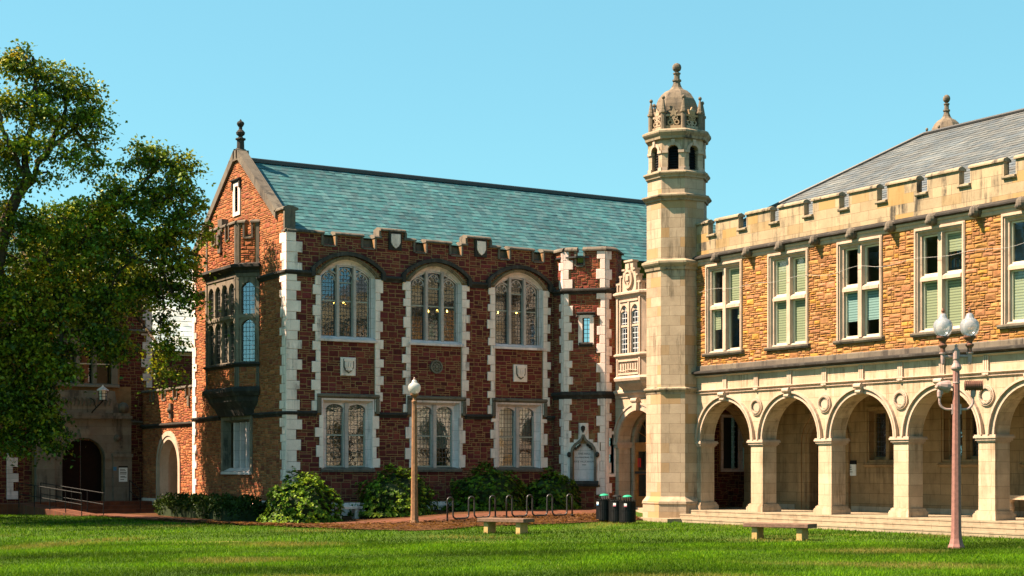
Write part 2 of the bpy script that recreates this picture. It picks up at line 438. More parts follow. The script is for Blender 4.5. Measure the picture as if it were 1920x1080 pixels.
SIZES = [(4, 2), (3, 2), (4, 1), (3, 1), (2, 1), (5, 2), (3, 3), (2, 2), (5, 1), (4, 3), (3, 2), (4, 2), (2, 1), (3, 1)]
SIZES_R = [(3, 1), (2, 1), (4, 2), (3, 2), (2, 1), (4, 2), (3, 1), (4, 3), (5, 2), (2, 2), (3, 2), (4, 1), (1, 1)]
def rubble(fr, outer, excl, pal, seed, cu=0.088, cw=0.072, bulge=0.03, gap=0.011, mb=None, sizes=None, edge=0.022):
    """squared rubble: every stone a rough-faced block standing proud of the mortar"""
    rd = random.Random(seed); mb = mb or MB()
    us = [p[0] for p in outer]; ws = [p[1] for p in outer]
    u0, u1, w0, w1 = min(us), max(us), min(ws), max(ws)
    nu = max(1, round((u1 - u0) / cu)); nw = max(1, round((w1 - w0) / cw))
    cu = (u1 - u0) / nu; cw = (w1 - w0) / nw
    U, W = np.meshgrid(u0 + (np.arange(nu) + 0.5) * cu, w0 + (np.arange(nw) + 0.5) * cw, indexing='ij')
    free = inside(outer, U, W)
    for e in excl: free &= ~inside(e, U, W)
    for j in range(nw):
        for i in range(nu):
            if not free[i, j]: continue
            a, b = 1, 1
            for (p, q) in rd.sample(sizes or SIZES, len(sizes or SIZES)):
                if i + p <= nu and j + q <= nw and free[i:i + p, j:j + q].all():
                    a, b = p, q; break
            free[i:i + a, j:j + b] = False
            x0 = u0 + i * cu + gap * rd.uniform(.6, 1.3); x1 = u0 + (i + a) * cu - gap * rd.uniform(.6, 1.3)
            y0 = w0 + j * cw + gap * rd.uniform(.6, 1.3); y1 = w0 + (j + b) * cw - gap * rd.uniform(.6, 1.3)
            ins = min(edge, (x1 - x0) * .22, (y1 - y0) * .22)
            dd = [rd.uniform(.35, .9) * bulge for _ in range(4)]; dc = rd.uniform(.6, 1.6) * bulge
            cx = x0 + (x1 - x0) * rd.uniform(.3, .7); cy = y0 + (y1 - y0) * rd.uniform(.3, .7)
            c = rd.choice(pal); k = rd.uniform(.82, 1.18)
            vs = [fr(x0, y0, -.002), fr(x1, y0, -.002), fr(x1, y1, -.002), fr(x0, y1, -.002),
                  fr(x0 + ins, y0 + ins, dd[0]), fr(x1 - ins, y0 + ins, dd[1]), fr(x1 - ins, y1 - ins, dd[2]), fr(x0 + ins, y1 - ins, dd[3]), fr(cx, cy, dc)]
            mb.add(vs, [(0, 1, 5, 4), (1, 2, 6, 5), (2, 3, 7, 6), (3, 0, 4, 7), (4, 5, 8), (5, 6, 8), (6, 7, 8), (7, 4, 8)], tuple(min(1, x * k) for x in c))
    return mb

def stone_wall(name, fr, outer, holes, excl, pal, seed, parent, thick=0.4, mort='mortar', **kw):
    mb = MB(); mb.plate(fr, outer, holes, -thick, 0.0)
    w = mb.build(name, M[mort], parent)
    rubble(fr, outer, list(holes) + list(excl), pal, seed, **kw).build('rubble_facing', M['rubble'], w, recalc=False)
    return w

def quoins(mb, fr, ue, sg, w0, w1, lo=0.26, hi=0.44, seed=1, d1=0.06, h=(0.27, 0.42), u_over=0.0, ch=0.012):
    rd = random.Random(seed); w = w0; k = seed % 2
    while w < w1 - 0.02:
        hh = min(rd.uniform(*h), w1 - w)
        if w1 - w - hh < 0.14: hh = w1 - w
        wd = (hi if k % 2 else lo) * rd.uniform(.9, 1.12); k += 1
        a, b = (ue - u_over * sg, ue + sg * wd)
        mb.block(fr, min(a, b), max(a, b), w + 0.004, w + hh - 0.004, -0.02, d1, ch)
        w += hh

def PROF(z0, z1, p, back=-0.05):
    h = z1 - z0
    return [(back, z0), (p * .25, z0), (p * .4, z0 + .25 * h), (p * .8, z0 + .45 * h), (p, z0 + .55 * h), (p, z0 + .8 * h), (p * .25, z1), (back, z1)]
def COPING(z0, h, p=0.1, back=-0.5):
    return [(back - p, z0), (p, z0), (p, z0 + h * .35), (p * .3, z0 + h * .7), (back * .5, z0 + h), (back - p, z0 + h * .5)]

def loft(mb, fr, A, dA, B, dB):
    n = len(A)
    vs = [fr(*p, dA) for p in A] + [fr(*p, dB) for p in B]
    mb.add(vs, [(i, i + 1, n + i + 1, n + i) for i in range(n - 1)])

def pane(name, mat, fr, poly, d, parent):
    mb = MB(); mb.add([fr(u, w, d) for u, w in poly], [tuple(range(len(poly)))])
    return mb.build(name, mat, parent, recalc=False)

def room(fr, u0, u1, w0, w1, d0, d1, mat, parent, name='interior'):
    mb = MB()
    P = lambda u, w, d: fr(u, w, d)
    mb.add([P(u0, w0, d1), P(u1, w0, d1), P(u1, w1, d1), P(u0, w1, d1), P(u0, w0, d0), P(u1, w0, d0), P(u1, w1, d0), P(u0, w1, d0)],
           [(0, 1, 2, 3), (0, 1, 5, 4), (3, 2, 6, 7), (0, 3, 7, 4), (1, 2, 6, 5)])
    return mb.build(name, mat, parent, recalc=False)

def roof_tiles(name, e0, e1, r0, r1, rows, tw, pal, parent, seed, mat='slate', clip=None):
    """courses of slates between eave line e0-e1 and ridge line r0-r1"""
    rd = random.Random(seed); mb = MB()
    e0, e1, r0, r1 = map(Vector, (e0, e1, r0, r1))
    nrm = (e1 - e0).cross(r0 - e0).normalized()
    if nrm.z < 0: nrm = -nrm
    for j in range(rows):
        t0 = j / rows; t1 = min(1.0, (j + 1.28) / rows)
        a0 = e0.lerp(r0, t0); b0 = e1.lerp(r1, t0); a1 = e0.lerp(r0, t1); b1 = e1.lerp(r1, t1)
        L = (b0 - a0).length; x = -rd.uniform(0, tw)
        while x < L:
            w = tw * rd.uniform(.6, 1.35); s0 = max(0, x) / L; s1 = min(L, x + w - 0.006) / L; x += w
            if s1 <= s0: continue
            c = rd.choice(pal); k = rd.uniform(.88, 1.12) * (1 + .10 * math.sin(x * 1.3 + j * .9) * math.sin(x * .47 - j * .5)); c = tuple(q * k for q in c)
            th = 0.013 * rd.uniform(.8, 1.4)
            p = [a0.lerp(b0, s0), a0.lerp(b0, s1), a1.lerp(b1, s1), a1.lerp(b1, s0)]
            top = [p[0] + nrm * (th * 1.6), p[1] + nrm * (th * 1.6), p[2] + nrm * 0.004, p[3] + nrm * 0.004]
            bot = [p[0] - nrm * 0.004, p[1] - nrm * 0.004]
            mb.add([tuple(q) for q in top + bot], [(0, 1, 2, 3), (0, 4, 5, 1), (0, 3, 4), (1, 5, 2)], c)
    o = mb.build(name, M[mat], parent, recalc=False)
    return o

FL = Frame((0, 54, 0), (1, 0, 0), (0, -1, 0))
FG = Frame((23.36, 0, 0), (0, 1, 0), (-1, 0, 0))
FR = Frame((36.5, 0, 0), (0, 1, 0), (-1, 0, 0))
FE = Frame((36.6, 0, 0), (0, 1, 0), (-1, 0, 0))

# ================================================================== the hall with the green roof
hall = thing('stone_hall', 'red sandstone hall with green slate roof, gable end and tall arched windows', 'building', (29, 56, 0))
WC = [25.80, 29.54, 33.28]
CR = [(24.80, 25.28), (26.42, 26.90), (28.62, 29.08), (30.18, 30.64), (32.38, 32.82), (33.95, 34.40)]
RM = [(27.15, 28.17), (30.89, 31.93)]
def battlement(u0, u1, z0, zc, zt, crs, raised=(), zr=0):
    pts = [(u0, z0), (u1, z0)]
    ev = [(a, b, zc) for a, b in crs] + [(a, b, zr) for a, b in raised]
    ev.sort(reverse=True); pts.append((u1, zt))
    for a, b, z in ev: pts += [(b, zt), (b, z), (a, z), (a, zt)]
    pts.append((u0, zt)); return pts
outer = battlement(23.36, 34.96, 0.0, 10.25, 10.60, CR, RM, 10.90)
holes = []; ex = []
for uc in WC:
    holes.append(arch_hole(uc, 1.12, 6.72, 9.12, 0.60, 18, 'tudor'))
    holes.append(rect(uc - 1.02, uc + 1.02, 1.92, 4.50))
    ex.append(rect(uc - 1.22, uc + 1.22, 3.95, 4.68))
    ex.append(rect(uc - 1.30, uc - 1.12, 4.0, 9.1)); ex.append(rect(uc + 1.12, uc + 1.30, 4.0, 9.1))
    ex.append(arch_hole(uc, 1.36, 9.0, 9.12, 0.74, 18, 'tudor'))
ex.append(rect(23.36, 23.58, 0, 10.6))
fw = stone_wall('front_wall', FL, outer, holes, ex, PAL_FRONT_SHADE, 3, hall, bulge=.012, gap=.0125, edge=.008, cu=.098, cw=.08)

# jambs and quoins
mb = MB()
quoins(mb, FL, 23.36, 1, 0.62, 10.58, 0.36, 0.53, 3, u_over=0.06)
for k, uc in enumerate(WC):
    for sg in (-1, 1):
        quoins(mb, FL, uc + sg * 1.12, sg, 4.08, 9.06, 0.20, 0.33, 5 + k * 2 + (sg > 0), 0.055)
        quoins(mb, FL, uc + sg * 1.00, sg, 1.98, 3.92, 0.16, 0.31, 12 + k * 2 + (sg > 0), 0.05, (0.3, 0.5))
mb.build('quoins', M['quoin'], hall, recalc=False)
mb = MB()
quoins(mb, FG, 54.0, 1, 0.62, 10.58, 0.34, 0.50, 8)
quoins(mb, FG, 63.68, -1, 0.62, 10.4, 0.30, 0.46, 9)
mb.build('gable_quoins', M['quoin'], hall, recalc=False)
mb = MB(); mb.mould(FL, 23.36, 34.9, [(-.05, .2), (.12, .2), (.12, .55), (.03, .68), (-.05, .68)], 1.0)
mb.mould(FG, 54, 63.68, [(-.05, .2), (.12, .2), (.12, .6), (.03, .74), (-.05, .74)], 1.0)
mb.build('plinth', M['quoin'], hall)
# string courses
mb = MB()
seg = [23.36] + [x for uc in WC for x in (uc - 1.28, uc + 1.28)] + [34.95]
for i in range(0, 8, 2): mb.mould(FL, seg[i], seg[i + 1], PROF(3.86, 4.06, .13), 1.0 if i == 0 else 0)
seg = [23.36] + [x for uc in WC for x in (uc - 1.40, uc + 1.40)] + [34.95]
for i in range(0, 8, 2): mb.mould(FL, seg[i], seg[i + 1], PROF(8.98, 9.22, .15), 1.0 if i == 0 else 0)
for a, b in ((54, 57.1), (60.55, 63.7)):
    mb.mould(FG, a, b, PROF(3.86, 4.06, .13), 1.0 if a == 54 else 0)
for a, b in ((54, 56.55), (61.1, 63.7)):
    mb.mould(FG, a, b, PROF(8.98, 9.22, .15), 1.0 if a == 54 else 0)
mb.build('string_course', M['dark'], hall)

# coping of the parapet
def merlon_copings(mb, fr, u0, u1, zt, zc, crs, raised=(), zr=0, h=0.16, back=-0.42, p=0.10):
    ev = sorted([(a, b, 0) for a, b in crs] + [(a, b, 1) for a, b in raised]); x = u0
    for a, b, r in ev + [(u1, u1, 0)]:
        if a > x: mb.mould(fr, x + (0.05 if x == u0 else -0.03), a + 0.03, COPING(zt, h, p, back))
        if b > a:
            if r:
                mb.mould(fr, a - .03, b + .03, COPING(zr, h, p, back))
                for q, s in ((a, -1), (b, 1)): mb.fbox(fr, min(q, q + s * .08), max(q, q + s * .08), zt + h * .4, zr, back, .07)
            else:
                mb.mould(fr, a + .002, b - .002, [(back, zc + .11), (.06, zc - .05), (.06, zc - .10), (-.02, zc - .10), (back, zc - .02)])
                for q, s in ((a, -1), (b, 1)):
                    mb.fbox(fr, min(q + s * .002, q + s * .075), max(q + s * .002, q + s * .075), zc - .06, zt + .01, back + .02, .055)
        x = b
mb = MB(); merlon_copings(mb, FL, 23.30, 34.90, 10.60, 10.25, CR, RM, 10.90)
for a, b in CR: mb.fbox(FL, a, b, 10.2, 10.68, -.42, -.26)
mb.build('parapet_coping', M['half'], hall)
mb = MB()
for a, b in RM:
    c = (a + b) / 2 + .1
    mb.block(FL, c - .27, c + .27, 10.2, 10.88, 0, .07)
sp = mb.build('parapet_shield', M['dark'], hall, recalc=False)
mb = MB()
def shield_poly(c, z, w, h): return [(c - w, z + h), (c - w, z - h * .2), (c - w * .6, z - h * .7), (c, z - h), (c + w * .6, z - h * .7), (c + w, z - h * .2), (c + w, z + h)]
for a, b in RM:
    c = (a + b) / 2 + .1
    mb.prism(FL, shield_poly(c, 10.54, .19, .27), .07, .115)
mb.build('shield', M['quoin'], sp)

# interiors
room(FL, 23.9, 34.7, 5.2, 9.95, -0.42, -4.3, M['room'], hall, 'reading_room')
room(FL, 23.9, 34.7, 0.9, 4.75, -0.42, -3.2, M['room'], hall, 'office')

def tracery_window(uc):
    mb = MB()
    A = [(uc - 1.12, 6.72)] + arch_pts(uc, 1.12, 9.12, 0.60, 18, 'tudor') + [(uc + 1.12, 6.72)]
    A2 = [(uc - 1.09, 6.72)] + arch_pts(uc, 1.09, 9.11, 0.55, 18, 'tudor') + [(uc + 1.09, 6.72)]
    B = [(uc - 1.05, 6.72)] + arch_pts(uc, 1.05, 9.10, 0.47, 18, 'tudor') + [(uc + 1.05, 6.72)]
    B2 = [(uc - 1.03, 6.72)] + arch_pts(uc, 1.03, 9.10, 0.44, 18, 'tudor') + [(uc + 1.03, 6.72)]
    C = [(uc - 1.0, 6.72)] + arch_pts(uc, 1.0, 9.08, 0.40, 18, 'tudor') + [(uc + 1.0, 6.72)]
    A0 = [(uc - 1.30, 6.72)] + arch_pts(uc, 1.30, 9.12, 0.72, 18, 'tudor') + [(uc + 1.30, 6.72)]
    loft(mb, FL, A, .0, A2, -.06); loft(mb, FL, A2, -.06, A2, -.10); loft(mb, FL, A2, -.10, B, -.15); loft(mb, FL, B, -.15, B2, -.15)
    mb.band(FL, C, B2, -.34, -.18)
    win = mb.build('arched_window', M['lime'], hall, recalc=False)
    mo = MB(); mo.band(FL, A[1:-1], A0[1:-1], -.05, .055); mo.band(FL, arch_pts(uc, 1.20, 9.12, .665, 18, 'tudor'), arch_pts(uc, 1.25, 9.12, .695, 18, 'tudor'), .0, .085); mo.build('arch_order', M['arch'], win)
    for k in (-1, 1):
        m2 = MB(); u = uc + k * .345
        t = abs(u - uc) / 1.03; top = 9.10 + .44 * (1 - t ** 1.9) ** .86
        m2.prism(FL, rect(u - .055, u + .055, 6.78, top), -.32, -.10)
        m2.build('mullion', M['mull'], win)
    # cusped heads
    m3 = MB()
    for k, hs in ((-1, 8.93), (0, 9.12), (1, 8.93)):
        c = uc + k * .67; hf = .27
        o = arch_pts(c, hf, hs, .34 if k else .32, 10, 'point'); i_ = arch_pts(c, hf - .035, hs - .01, .30, 10, 'point')
        m3.band(FL, i_, o, -.30, -.21)
        for s in (-1, 1):
            m3.prism(FL, [(c + s * .22, hs + .13), (c + s * .08, hs + .02), (c + s * .20, hs + .03)], -.29, -.22)
            m3.prism(FL, [(c + s * .14, hs + .22), (c + s * .03, hs + .12), (c + s * .09, hs + .27)], -.29, -.22)
        if k:  # slanting bar of the head
            m3.prism(FL, [(uc + k * .40, 9.17), (uc + k * .40, 9.24), (uc + k * .78, 9.40), (uc + k * .78, 9.35)], -.30, -.20)
    m3.build('tracery', M['mull'], win)
    m4 = MB()
    for k in (-1, 0, 1):
        c = uc + k * .67
        m4.fbox(FL, c - .27, c + .27, 8.17, 8.215, -.29, -.24)
        if k == 0: m4.fbox(FL, c - .27, c + .27, 8.86, 8.90, -.29, -.24)
        for s in (-1, 1): m4.fbox(FL, c + s * .272 - .012, c + s * .272 + .012, 6.86, 9.0, -.29, -.245)
    m4.build('sash', M['sash'], win)
    for k in (-1, 0, 1):
        c = uc + k * .67; top = 9.54 if k == 0 else 9.44
        pane('pane', M['leaded'], FL, rect(c - .32, c + .32, 6.86, top), -.25, win)
    m5 = MB(); m5.mould(FL, uc - 1.2, uc + 1.2, [(-.34, 6.66), (.10, 6.66), (.10, 6.74), (-.16, 6.87), (-.34, 6.90)])
    m5.build('sill', M['lime'], win)
    m6 = MB()
    o = [(uc - 1.52, 9.02)] + arch_pts(uc, 1.52, 9.30, .70, 18, 'tudor') + [(uc + 1.52, 9.02)]
    i_ = [(uc - 1.37, 9.02)] + arch_pts(uc, 1.37, 9.28, .58, 18, 'tudor') + [(uc + 1.37, 9.02)]
    m6.band(FL, i_, o, -.02, .16)
    m6.build('hood_mould', M['dark'], win)
for uc in WC: tracery_window(uc)

def two_light(fr, uc, w0, w1, parent, label_top=4.72, glass='leaded_wide', name='square_window'):
    mb = MB(); hs = w1 - .42
    A = [(uc - 1.02, w0), (uc - 1.02, w1), (uc + 1.02, w1), (uc + 1.02, w0)]
    B = [(uc - .88, w0), (uc - .88, w1 - .10), (uc + .88, w1 - .10), (uc + .88, w0)]
    A0 = [(uc - 1.08, w0), (uc - 1.08, w1 + .1), (uc + 1.08, w1 + .1), (uc + 1.08, w0)]
    mb.band(fr, A, A0, -.05, .045); loft(mb, fr, A, 0, B, -.16)
    mb.plate(fr, [(uc - .90, w0), (uc + .90, w0), (uc + .90, w1 - .08), (uc - .90, w1 - .08)],
             [arch_hole(uc + k * .45, .365, w0 + .03, hs + .09, .20, 10, 'semi') for k in (-1, 1)], -.30, -.16)
    win = mb.build(name, M['lime'], parent, recalc=False)
    m2 = MB(); m2.fbox(fr, uc - .07, uc + .07, w0 + .02, w1 - .10, -.2, -.08); m2.build('mullion', M['mull'], win)
    m3 = MB(); zm = w0 + (w1 - w0) * .48
    for k in (-1, 1):
        c = uc + k * .45
        m3.fbox(fr, c - .36, c + .36, zm, zm + .05, -.27, -.21)
        m3.fbox(fr, c - .36, c + .36, w0 + .03, w0 + .10, -.30, -.22)
        for s in (-1, 1): m3.fbox(fr, c + s * .34 - .025, c + s * .34 + .025, w0 + .10, w1 - .45, -.28, -.22)
    m3.build('sash', M['sash'], win)
    for k in (-1, 1):
        c = uc + k * .45
        pane('pane', M[glass], fr, rect(c - .37, c + .37, w0 + .05, w1 - .10), -.25, win)
    m5 = MB(); m5.mould(fr, uc - 1.1, uc + 1.1, [(-.30, w0 - .14), (.09, w0 - .14), (.10, w0 - .05), (-.10, w0 + .03), (-.30, w0 + .06)]); m5.build('sill', M['half'], win)
    m6 = MB(); lt = label_top
    m6.mould(fr, uc - 1.27, uc + 1.27, [(-.02, lt - .16), (.06, lt - .16), (.14, lt - .10), (.14, lt - .03), (-.02, lt + .02)])
    for s in (-1, 1): m6.fbox(fr, min(uc + s * 1.14, uc + s * 1.27), max(uc + s * 1.14, uc + s * 1.27), lt - .72, lt - .17, -.02, .12)
    m6.build('label_mould', M['half'], win)
    return win
lower_w = [two_light(FL, uc, 1.96, 4.48, hall) for uc in WC]
# curtains behind the lower windows
def curtain(fr, u0, u1, w0, w1, d, parent, mat, name='curtain'):
    mb = MB(); n = max(6, int((u1 - u0) / .05)); vs = []
    for i in range(n + 1):
        u = u0 + (u1 - u0) * i / n; dd = d + .025 * math.sin(i * 2.3)
        vs += [fr(u, w0, dd), fr(u, w1, dd)]
    mb.add(vs, [(2 * i, 2 * i + 2, 2 * i + 3, 2 * i + 1) for i in range(n)])
    return mb.build(name, mat, parent, recalc=False)
M['drape'] = mat_plain('pale_drape', (0.62, 0.62, 0.55), 0.9, 0.1, 4)
curtain(FL, WC[1] - .85, WC[1] + .85, 2.75, 4.45, -.5, lower_w[1], M['drape'])
curtain(FL, WC[2] - .85, WC[2] + .85, 3.05, 4.45, -.5, lower_w[2], M['drape'])

# carved panels
def shield_panel(c, z):
    mb = MB(); mb.block(FL, c - .31, c + .31, z - .34, z + .34, 0, .07); pn = mb.build('carved_panel', M['quoin'], hall, recalc=False)
    mb = MB(); mb.prism(FL, shield_poly(c, z + .02, .21, .27), .06, .10)
    pn2 = mb.build('shield', M['half'], pn)
    mb = MB()
    mb.prism(FL, shield_poly(c, z + .03, .17, .22), .09, .115)
    mb.fbox(FL, c - .20, c + .20, z + .20, z + .29, .08, .135)
    for k in (-1, 0, 1): mb.fbox(FL, c + k * .10 - .03, c + k * .10 + .03, z - .02, z + .16, .11, .15)
    mb.fbox(FL, c - .13, c + .13, z - .14, z - .08, .11, .14)
    mb.build('emblem', M['quoin'], pn)
shield_panel(25.80, 5.74); shield_panel(33.32, 5.72)
mb = MB()
cir = lambda c, z, r, n=20: [(c + r * math.cos(2 * math.pi * i / n), z + r * math.sin(2 * math.pi * i / n)) for i in range(n)]
mb.prism(FL, cir(29.53, 5.85, .25), 0, .05)
mb.band(FL, cir(29.53, 5.85, .20), cir(29.53, 5.85, .26), .05, .10, True)
mb.prism(FL, cir(29.53, 5.85, .065), .05, .12)
for i in range(8):
    a = i * math.pi / 4; mb.prism(FL, cir(29.53 + .13 * math.cos(a), 5.85 + .13 * math.sin(a), .045, 8), .05, .10)
mb.build('rosette', M['half'], hall)

# ---- gable end
GO = [(54, 0), (63.68, 0), (63.68, 10.45), (62.9, 11.1), (58.84, 14.02), (54.9, 11.18), (54.9, 11.40), (54.16, 11.40), (54.16, 10.6), (54, 10.6)]
attic = rect(58.66, 58.98, 11.95, 12.95); low = rect(57.45, 60.25, 1.85, 3.85)
bayhole = rect(57.4, 60.3, 5.9, 9.1)
gex = [rect(58.42, 59.22, 11.75, 13.25), rect(57.3, 60.4, 1.7, 4.1), rect(56.7, 61.0, 4.3, 9.9), rect(54, 54.2, 0, 10.6), rect(63.5, 63.68, 0, 10.4)]
stone_wall('gable_wall', FG, GO, [attic, low, bayhole], gex, PAL_GABLE_LIT, 21, hall, bulge=0.022, gap=.011)
mb = MB()
fa = FG
# raking coping, kneelers, finial
for (u0, z0, u1, z1) in ((54.86, 11.16, 58.74, 14.06), (63.6, 10.6, 58.94, 14.06)):
    sg = 1 if u1 > u0 else -1
    mb.prism(FG, [(u0, z0), (u1, z1), (u1, z1 + .36), (u0, z0 + .36)], -.30, .10)
mb.build('gable_coping', M['half'], hall)
mb = MB()
mb.mould(FG, 54.10, 54.98, COPING(11.42, .16, .10, -.40)); mb.fbox(FG, 54.10, 54.22, 10.72, 11.42, -.38, .05)
mb.mould(FG, 53.95, 54.2, COPING(10.60, .16, .10, -.3))
mb.fbox(FG, 58.62, 59.06, 13.95, 14.35, -.40, .10)
mb.build('kneeler', M['half'], hall)
mb = MB()
mb.lathe((23.5, 58.84, 14.3), [(.15, 0), (.14, .45), (.20, .48), (.20, .53), (.10, .56), (.08, .62), (.16, .68), (.18, .76), (.12, .84), (.07, .88), (.07, .98), (.11, 1.02), (.15, 1.10), (.13, 1.17), (.05, 1.22), (.02, 1.28)], 12)
mb.build('finial', M['dark'], hall)
mb = MB()
mb.band(FG, rect(58.66, 58.98, 11.95, 12.95), rect(58.46, 59.18, 11.8, 13.1), -.2, .05, True)
lan = mb.build('attic_window', M['quoin'], hall)
pane('pane', M['leaded'], FG, attic, -.2, lan)
mb = MB(); mb.mould(FG, 58.38, 59.26, PROF(13.1, 13.25, .14)); mb.fbox(FG, 58.38, 58.5, 12.85, 13.1, -.02, .1); mb.fbox(FG, 59.14, 59.26, 12.85, 13.1, -.02, .1)
mb.build('label_mould', M['dark'], lan)
room(FG, 58.3, 59.4, 11.7, 13.3, -.42, -2, M['room'], hall, 'attic_room')
# lower gable window: four lights deep in the wall
mb = MB()
loft(mb, FG, [(57.45, 1.85), (57.45, 3.85), (60.25, 3.85), (60.25, 1.85)], .05, [(57.6, 1.95), (57.6, 3.75), (60.1, 3.75), (60.1, 1.95)], -.25)
mb.band(FG, rect(57.45, 60.25, 1.85, 3.85), rect(57.25, 60.45, 1.75, 4.05), -.05, .05, True)
gw = mb.build('gable_window', M['bay'], hall, recalc=False)  # darker stone here carries the shade on this window in its colour
for k in range(3):
    m2 = MB(); u = 57.6 + 2.5 * (k + 1) / 4; m2.fbox(FG, u - .06, u + .06, 1.95, 3.75, -.38, -.12); m2.build('mullion', M['lime'], gw)
for k in range(4): pane('pane', M['leaded_wide'], FG, rect(57.6 + .625 * k, 58.225 + .625 * k, 1.95, 3.75), -.3, gw)
m5 = MB(); m5.mould(FG, 57.35, 60.35, [(-.3, 1.72), (.10, 1.72), (.10, 1.80), (-.2, 1.97), (-.3, 1.97)]); m5.build('sill', M['lime'], gw)

# bay window on the gable
BP = [(23.36, 61.10), (22.70, 60.42), (22.70, 57.26), (23.36, 56.58)]
bay_fr = [seg_frame(BP[i], BP[i + 1]) for i in range(3)]
bw = None
T = 0.4142
mw = MB(); mr = MB()
for i, (fr, L) in enumerate(bay_fr):
    n = 4 if i == 1 else 1
    lw = (L - .26) / n
    hl = []
    for k in range(n):
        c = .13 + lw * (k + .5)
        for z0, z1 in ((6.02, 7.62), (7.82, 9.05)):
            hl.append(arch_hole(c, lw / 2 - .075, z0, z1 - .22, .2, 8, 'point' if False else 'tudor'))
    mw.plate(fr, rect(0, L, 5.92, 9.22), hl, -.20, 0)
    mw.fbox(fr, 0.002, .12, 5.95, 9.2, 0, .05); mw.fbox(fr, L - .12, L - .002, 5.95, 9.2, 0, .05)
    mw.fbox(fr, .12, L - .12, 7.66, 7.78, -.01, .04)
bay = mw.build('bay_window', M['bay'], hall)
for i, (fr, L) in enumerate(bay_fr):
    n = 4 if i == 1 else 1; lw = (L - .26) / n
    for k in range(n):
        c = .13 + lw * (k + .5)
        for z0, z1 in ((6.02, 7.62), (7.82, 9.05)):
            pane('pane', M['leaded_wide'], fr, rect(c - lw / 2 + .05, c + lw / 2 - .05, z0, z1), -.1, bay)
for i, (fr, L) in enumerate(bay_fr):
    mb = MB(); rubble(fr, rect(0, L, 5.05, 5.82), [], PAL_GABLE_LIT, 40 + i, mb=mb)
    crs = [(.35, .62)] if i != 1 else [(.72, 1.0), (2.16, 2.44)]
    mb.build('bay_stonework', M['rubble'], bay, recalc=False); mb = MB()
    rubble(fr, battlement(0, L, 9.72, 10.75, 11.25, crs), [rect(0, .14, 9, 12), rect(L - .14, L, 9, 12)], PAL_GABLE_LIT, 50 + i, mb=mb)
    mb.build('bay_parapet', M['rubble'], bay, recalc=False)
mb = MB()
for i, (fr, L) in enumerate(bay_fr):
    crs = [(.35, .62)] if i != 1 else [(.72, 1.0), (2.16, 2.44)]
    mb.plate(fr, battlement(0, L, 9.7, 10.75, 11.25, crs), [], -.28, -.001)
    mb.plate(fr, rect(0, L, 4.95, 5.92), [], -.3, -.001)
mb.build('bay_core', M['mortar'], bay)
mb = MB()
for i, (fr, L) in enumerate(bay_fr):
    mb.mould(fr, 0, L, PROF(9.36, 9.74, .26, -.2), T, T)
    mb.mould(fr, 0, L, PROF(5.80, 5.98, .14, -.2), T, T)
    mb.mould(fr, 0, L, [(-.3, 4.72), (.05, 4.72), (.16, 4.88), (.16, 4.98), (.04, 5.06), (-.3, 5.06)], T, T)
    mb.mould(fr, 0, L, [(-.45, 4.30), (-.25, 4.30), (-.08, 4.52), (-.02, 4.72), (-.45, 4.72)], T, T)
    mb.mould(fr, 0, L, [(-.62, 3.98), (-.42, 3.98), (-.27, 4.30), (-.62, 4.30)], T, T)
mb.build('bay_cornice', M['dark'], bay)
mb = MB()
for i, (fr, L) in enumerate(bay_fr):
    crs = [(.35, .62)] if i != 1 else [(.72, 1.0), (2.16, 2.44)]
    merlon_copings(mb, fr, 0, L, 11.25, 10.75, crs, h=.15, back=-.28, p=.08)
    mb.mould(fr, 0, L, [(-.15, 9.22), (.04, 9.22), (.04, 9.36), (-.15, 9.36)], T, T)
    for u in (0.002, L - .13): mb.fbox(fr, u, u + .128, 9.74, 11.25, -.1, .035)
    for u in (0.002, L - .13): mb.fbox(fr, u, u + .128, 5.06, 5.80, -.1, .035)
mb.build('bay_trim', M['half'], bay)
mb = MB(); mb.fbox(bay_fr[1][0], 1.43, 1.73, 10.3, 11.15, 0, .10); mb.fbox(bay_fr[1][0], 1.36, 1.80, 11.1, 11.6, -.2, .06); mb.prism(bay_fr[1][0], shield_poly(1.58, 10.75, .12, .25), .10, .16)
mb.build('bay_crest', M['half'], bay)
room(FG, 57.0, 60.7, 5.3, 9.6, -.42, -4, M['room'], hall, 'library_room')

# ---- roof
SL = (13.98 - 10.72) / (58.84 - 54.35)
PAL_SL = _sc([(0.105, 0.275, 0.275), (0.13, 0.33, 0.32), (0.09, 0.235, 0.245), (0.17, 0.36, 0.345), (0.12, 0.26, 0.27), (0.20, 0.34, 0.33), (0.145, 0.25, 0.25), (0.11, 0.31, 0.30)], .52)
PAL_SL = [(r * .62, g * .83, b * .92) for r, g, b in PAL_SL]
rf = MB(); rf.add([(23.62, 54.2, 10.56), (46, 54.2, 10.56), (46, 58.84, 13.93), (23.62, 58.84, 13.93), (46, 63.5, 10.56), (23.62, 63.5, 10.56)], [(0, 1, 2, 3), (3, 2, 4, 5)])
roof = rf.build('roof', M['metal_dark'], hall, recalc=False)
roof_tiles('slates', (23.6, 54.2, 10.60), (46, 54.2, 10.60), (23.6, 58.84, 13.97), (46, 58.84, 13.97), 21, .25, PAL_SL, roof, 5)
mb = MB(); mb.box(23.6, 46, 58.74, 58.94, 13.95, 14.06); mb.tube([(23.6, 58.84, 14.06), (46, 58.84, 14.06)], .07, 8)
mb.build('ridge_cap', M['metal_dark'], roof)
# rest of the hall volume (unseen sides closed)
mb = MB(); mb.box(23.76, 36.0, 63.3, 63.68, 0, 10.5); mb.build('rear_wall', M['mortar'], hall)

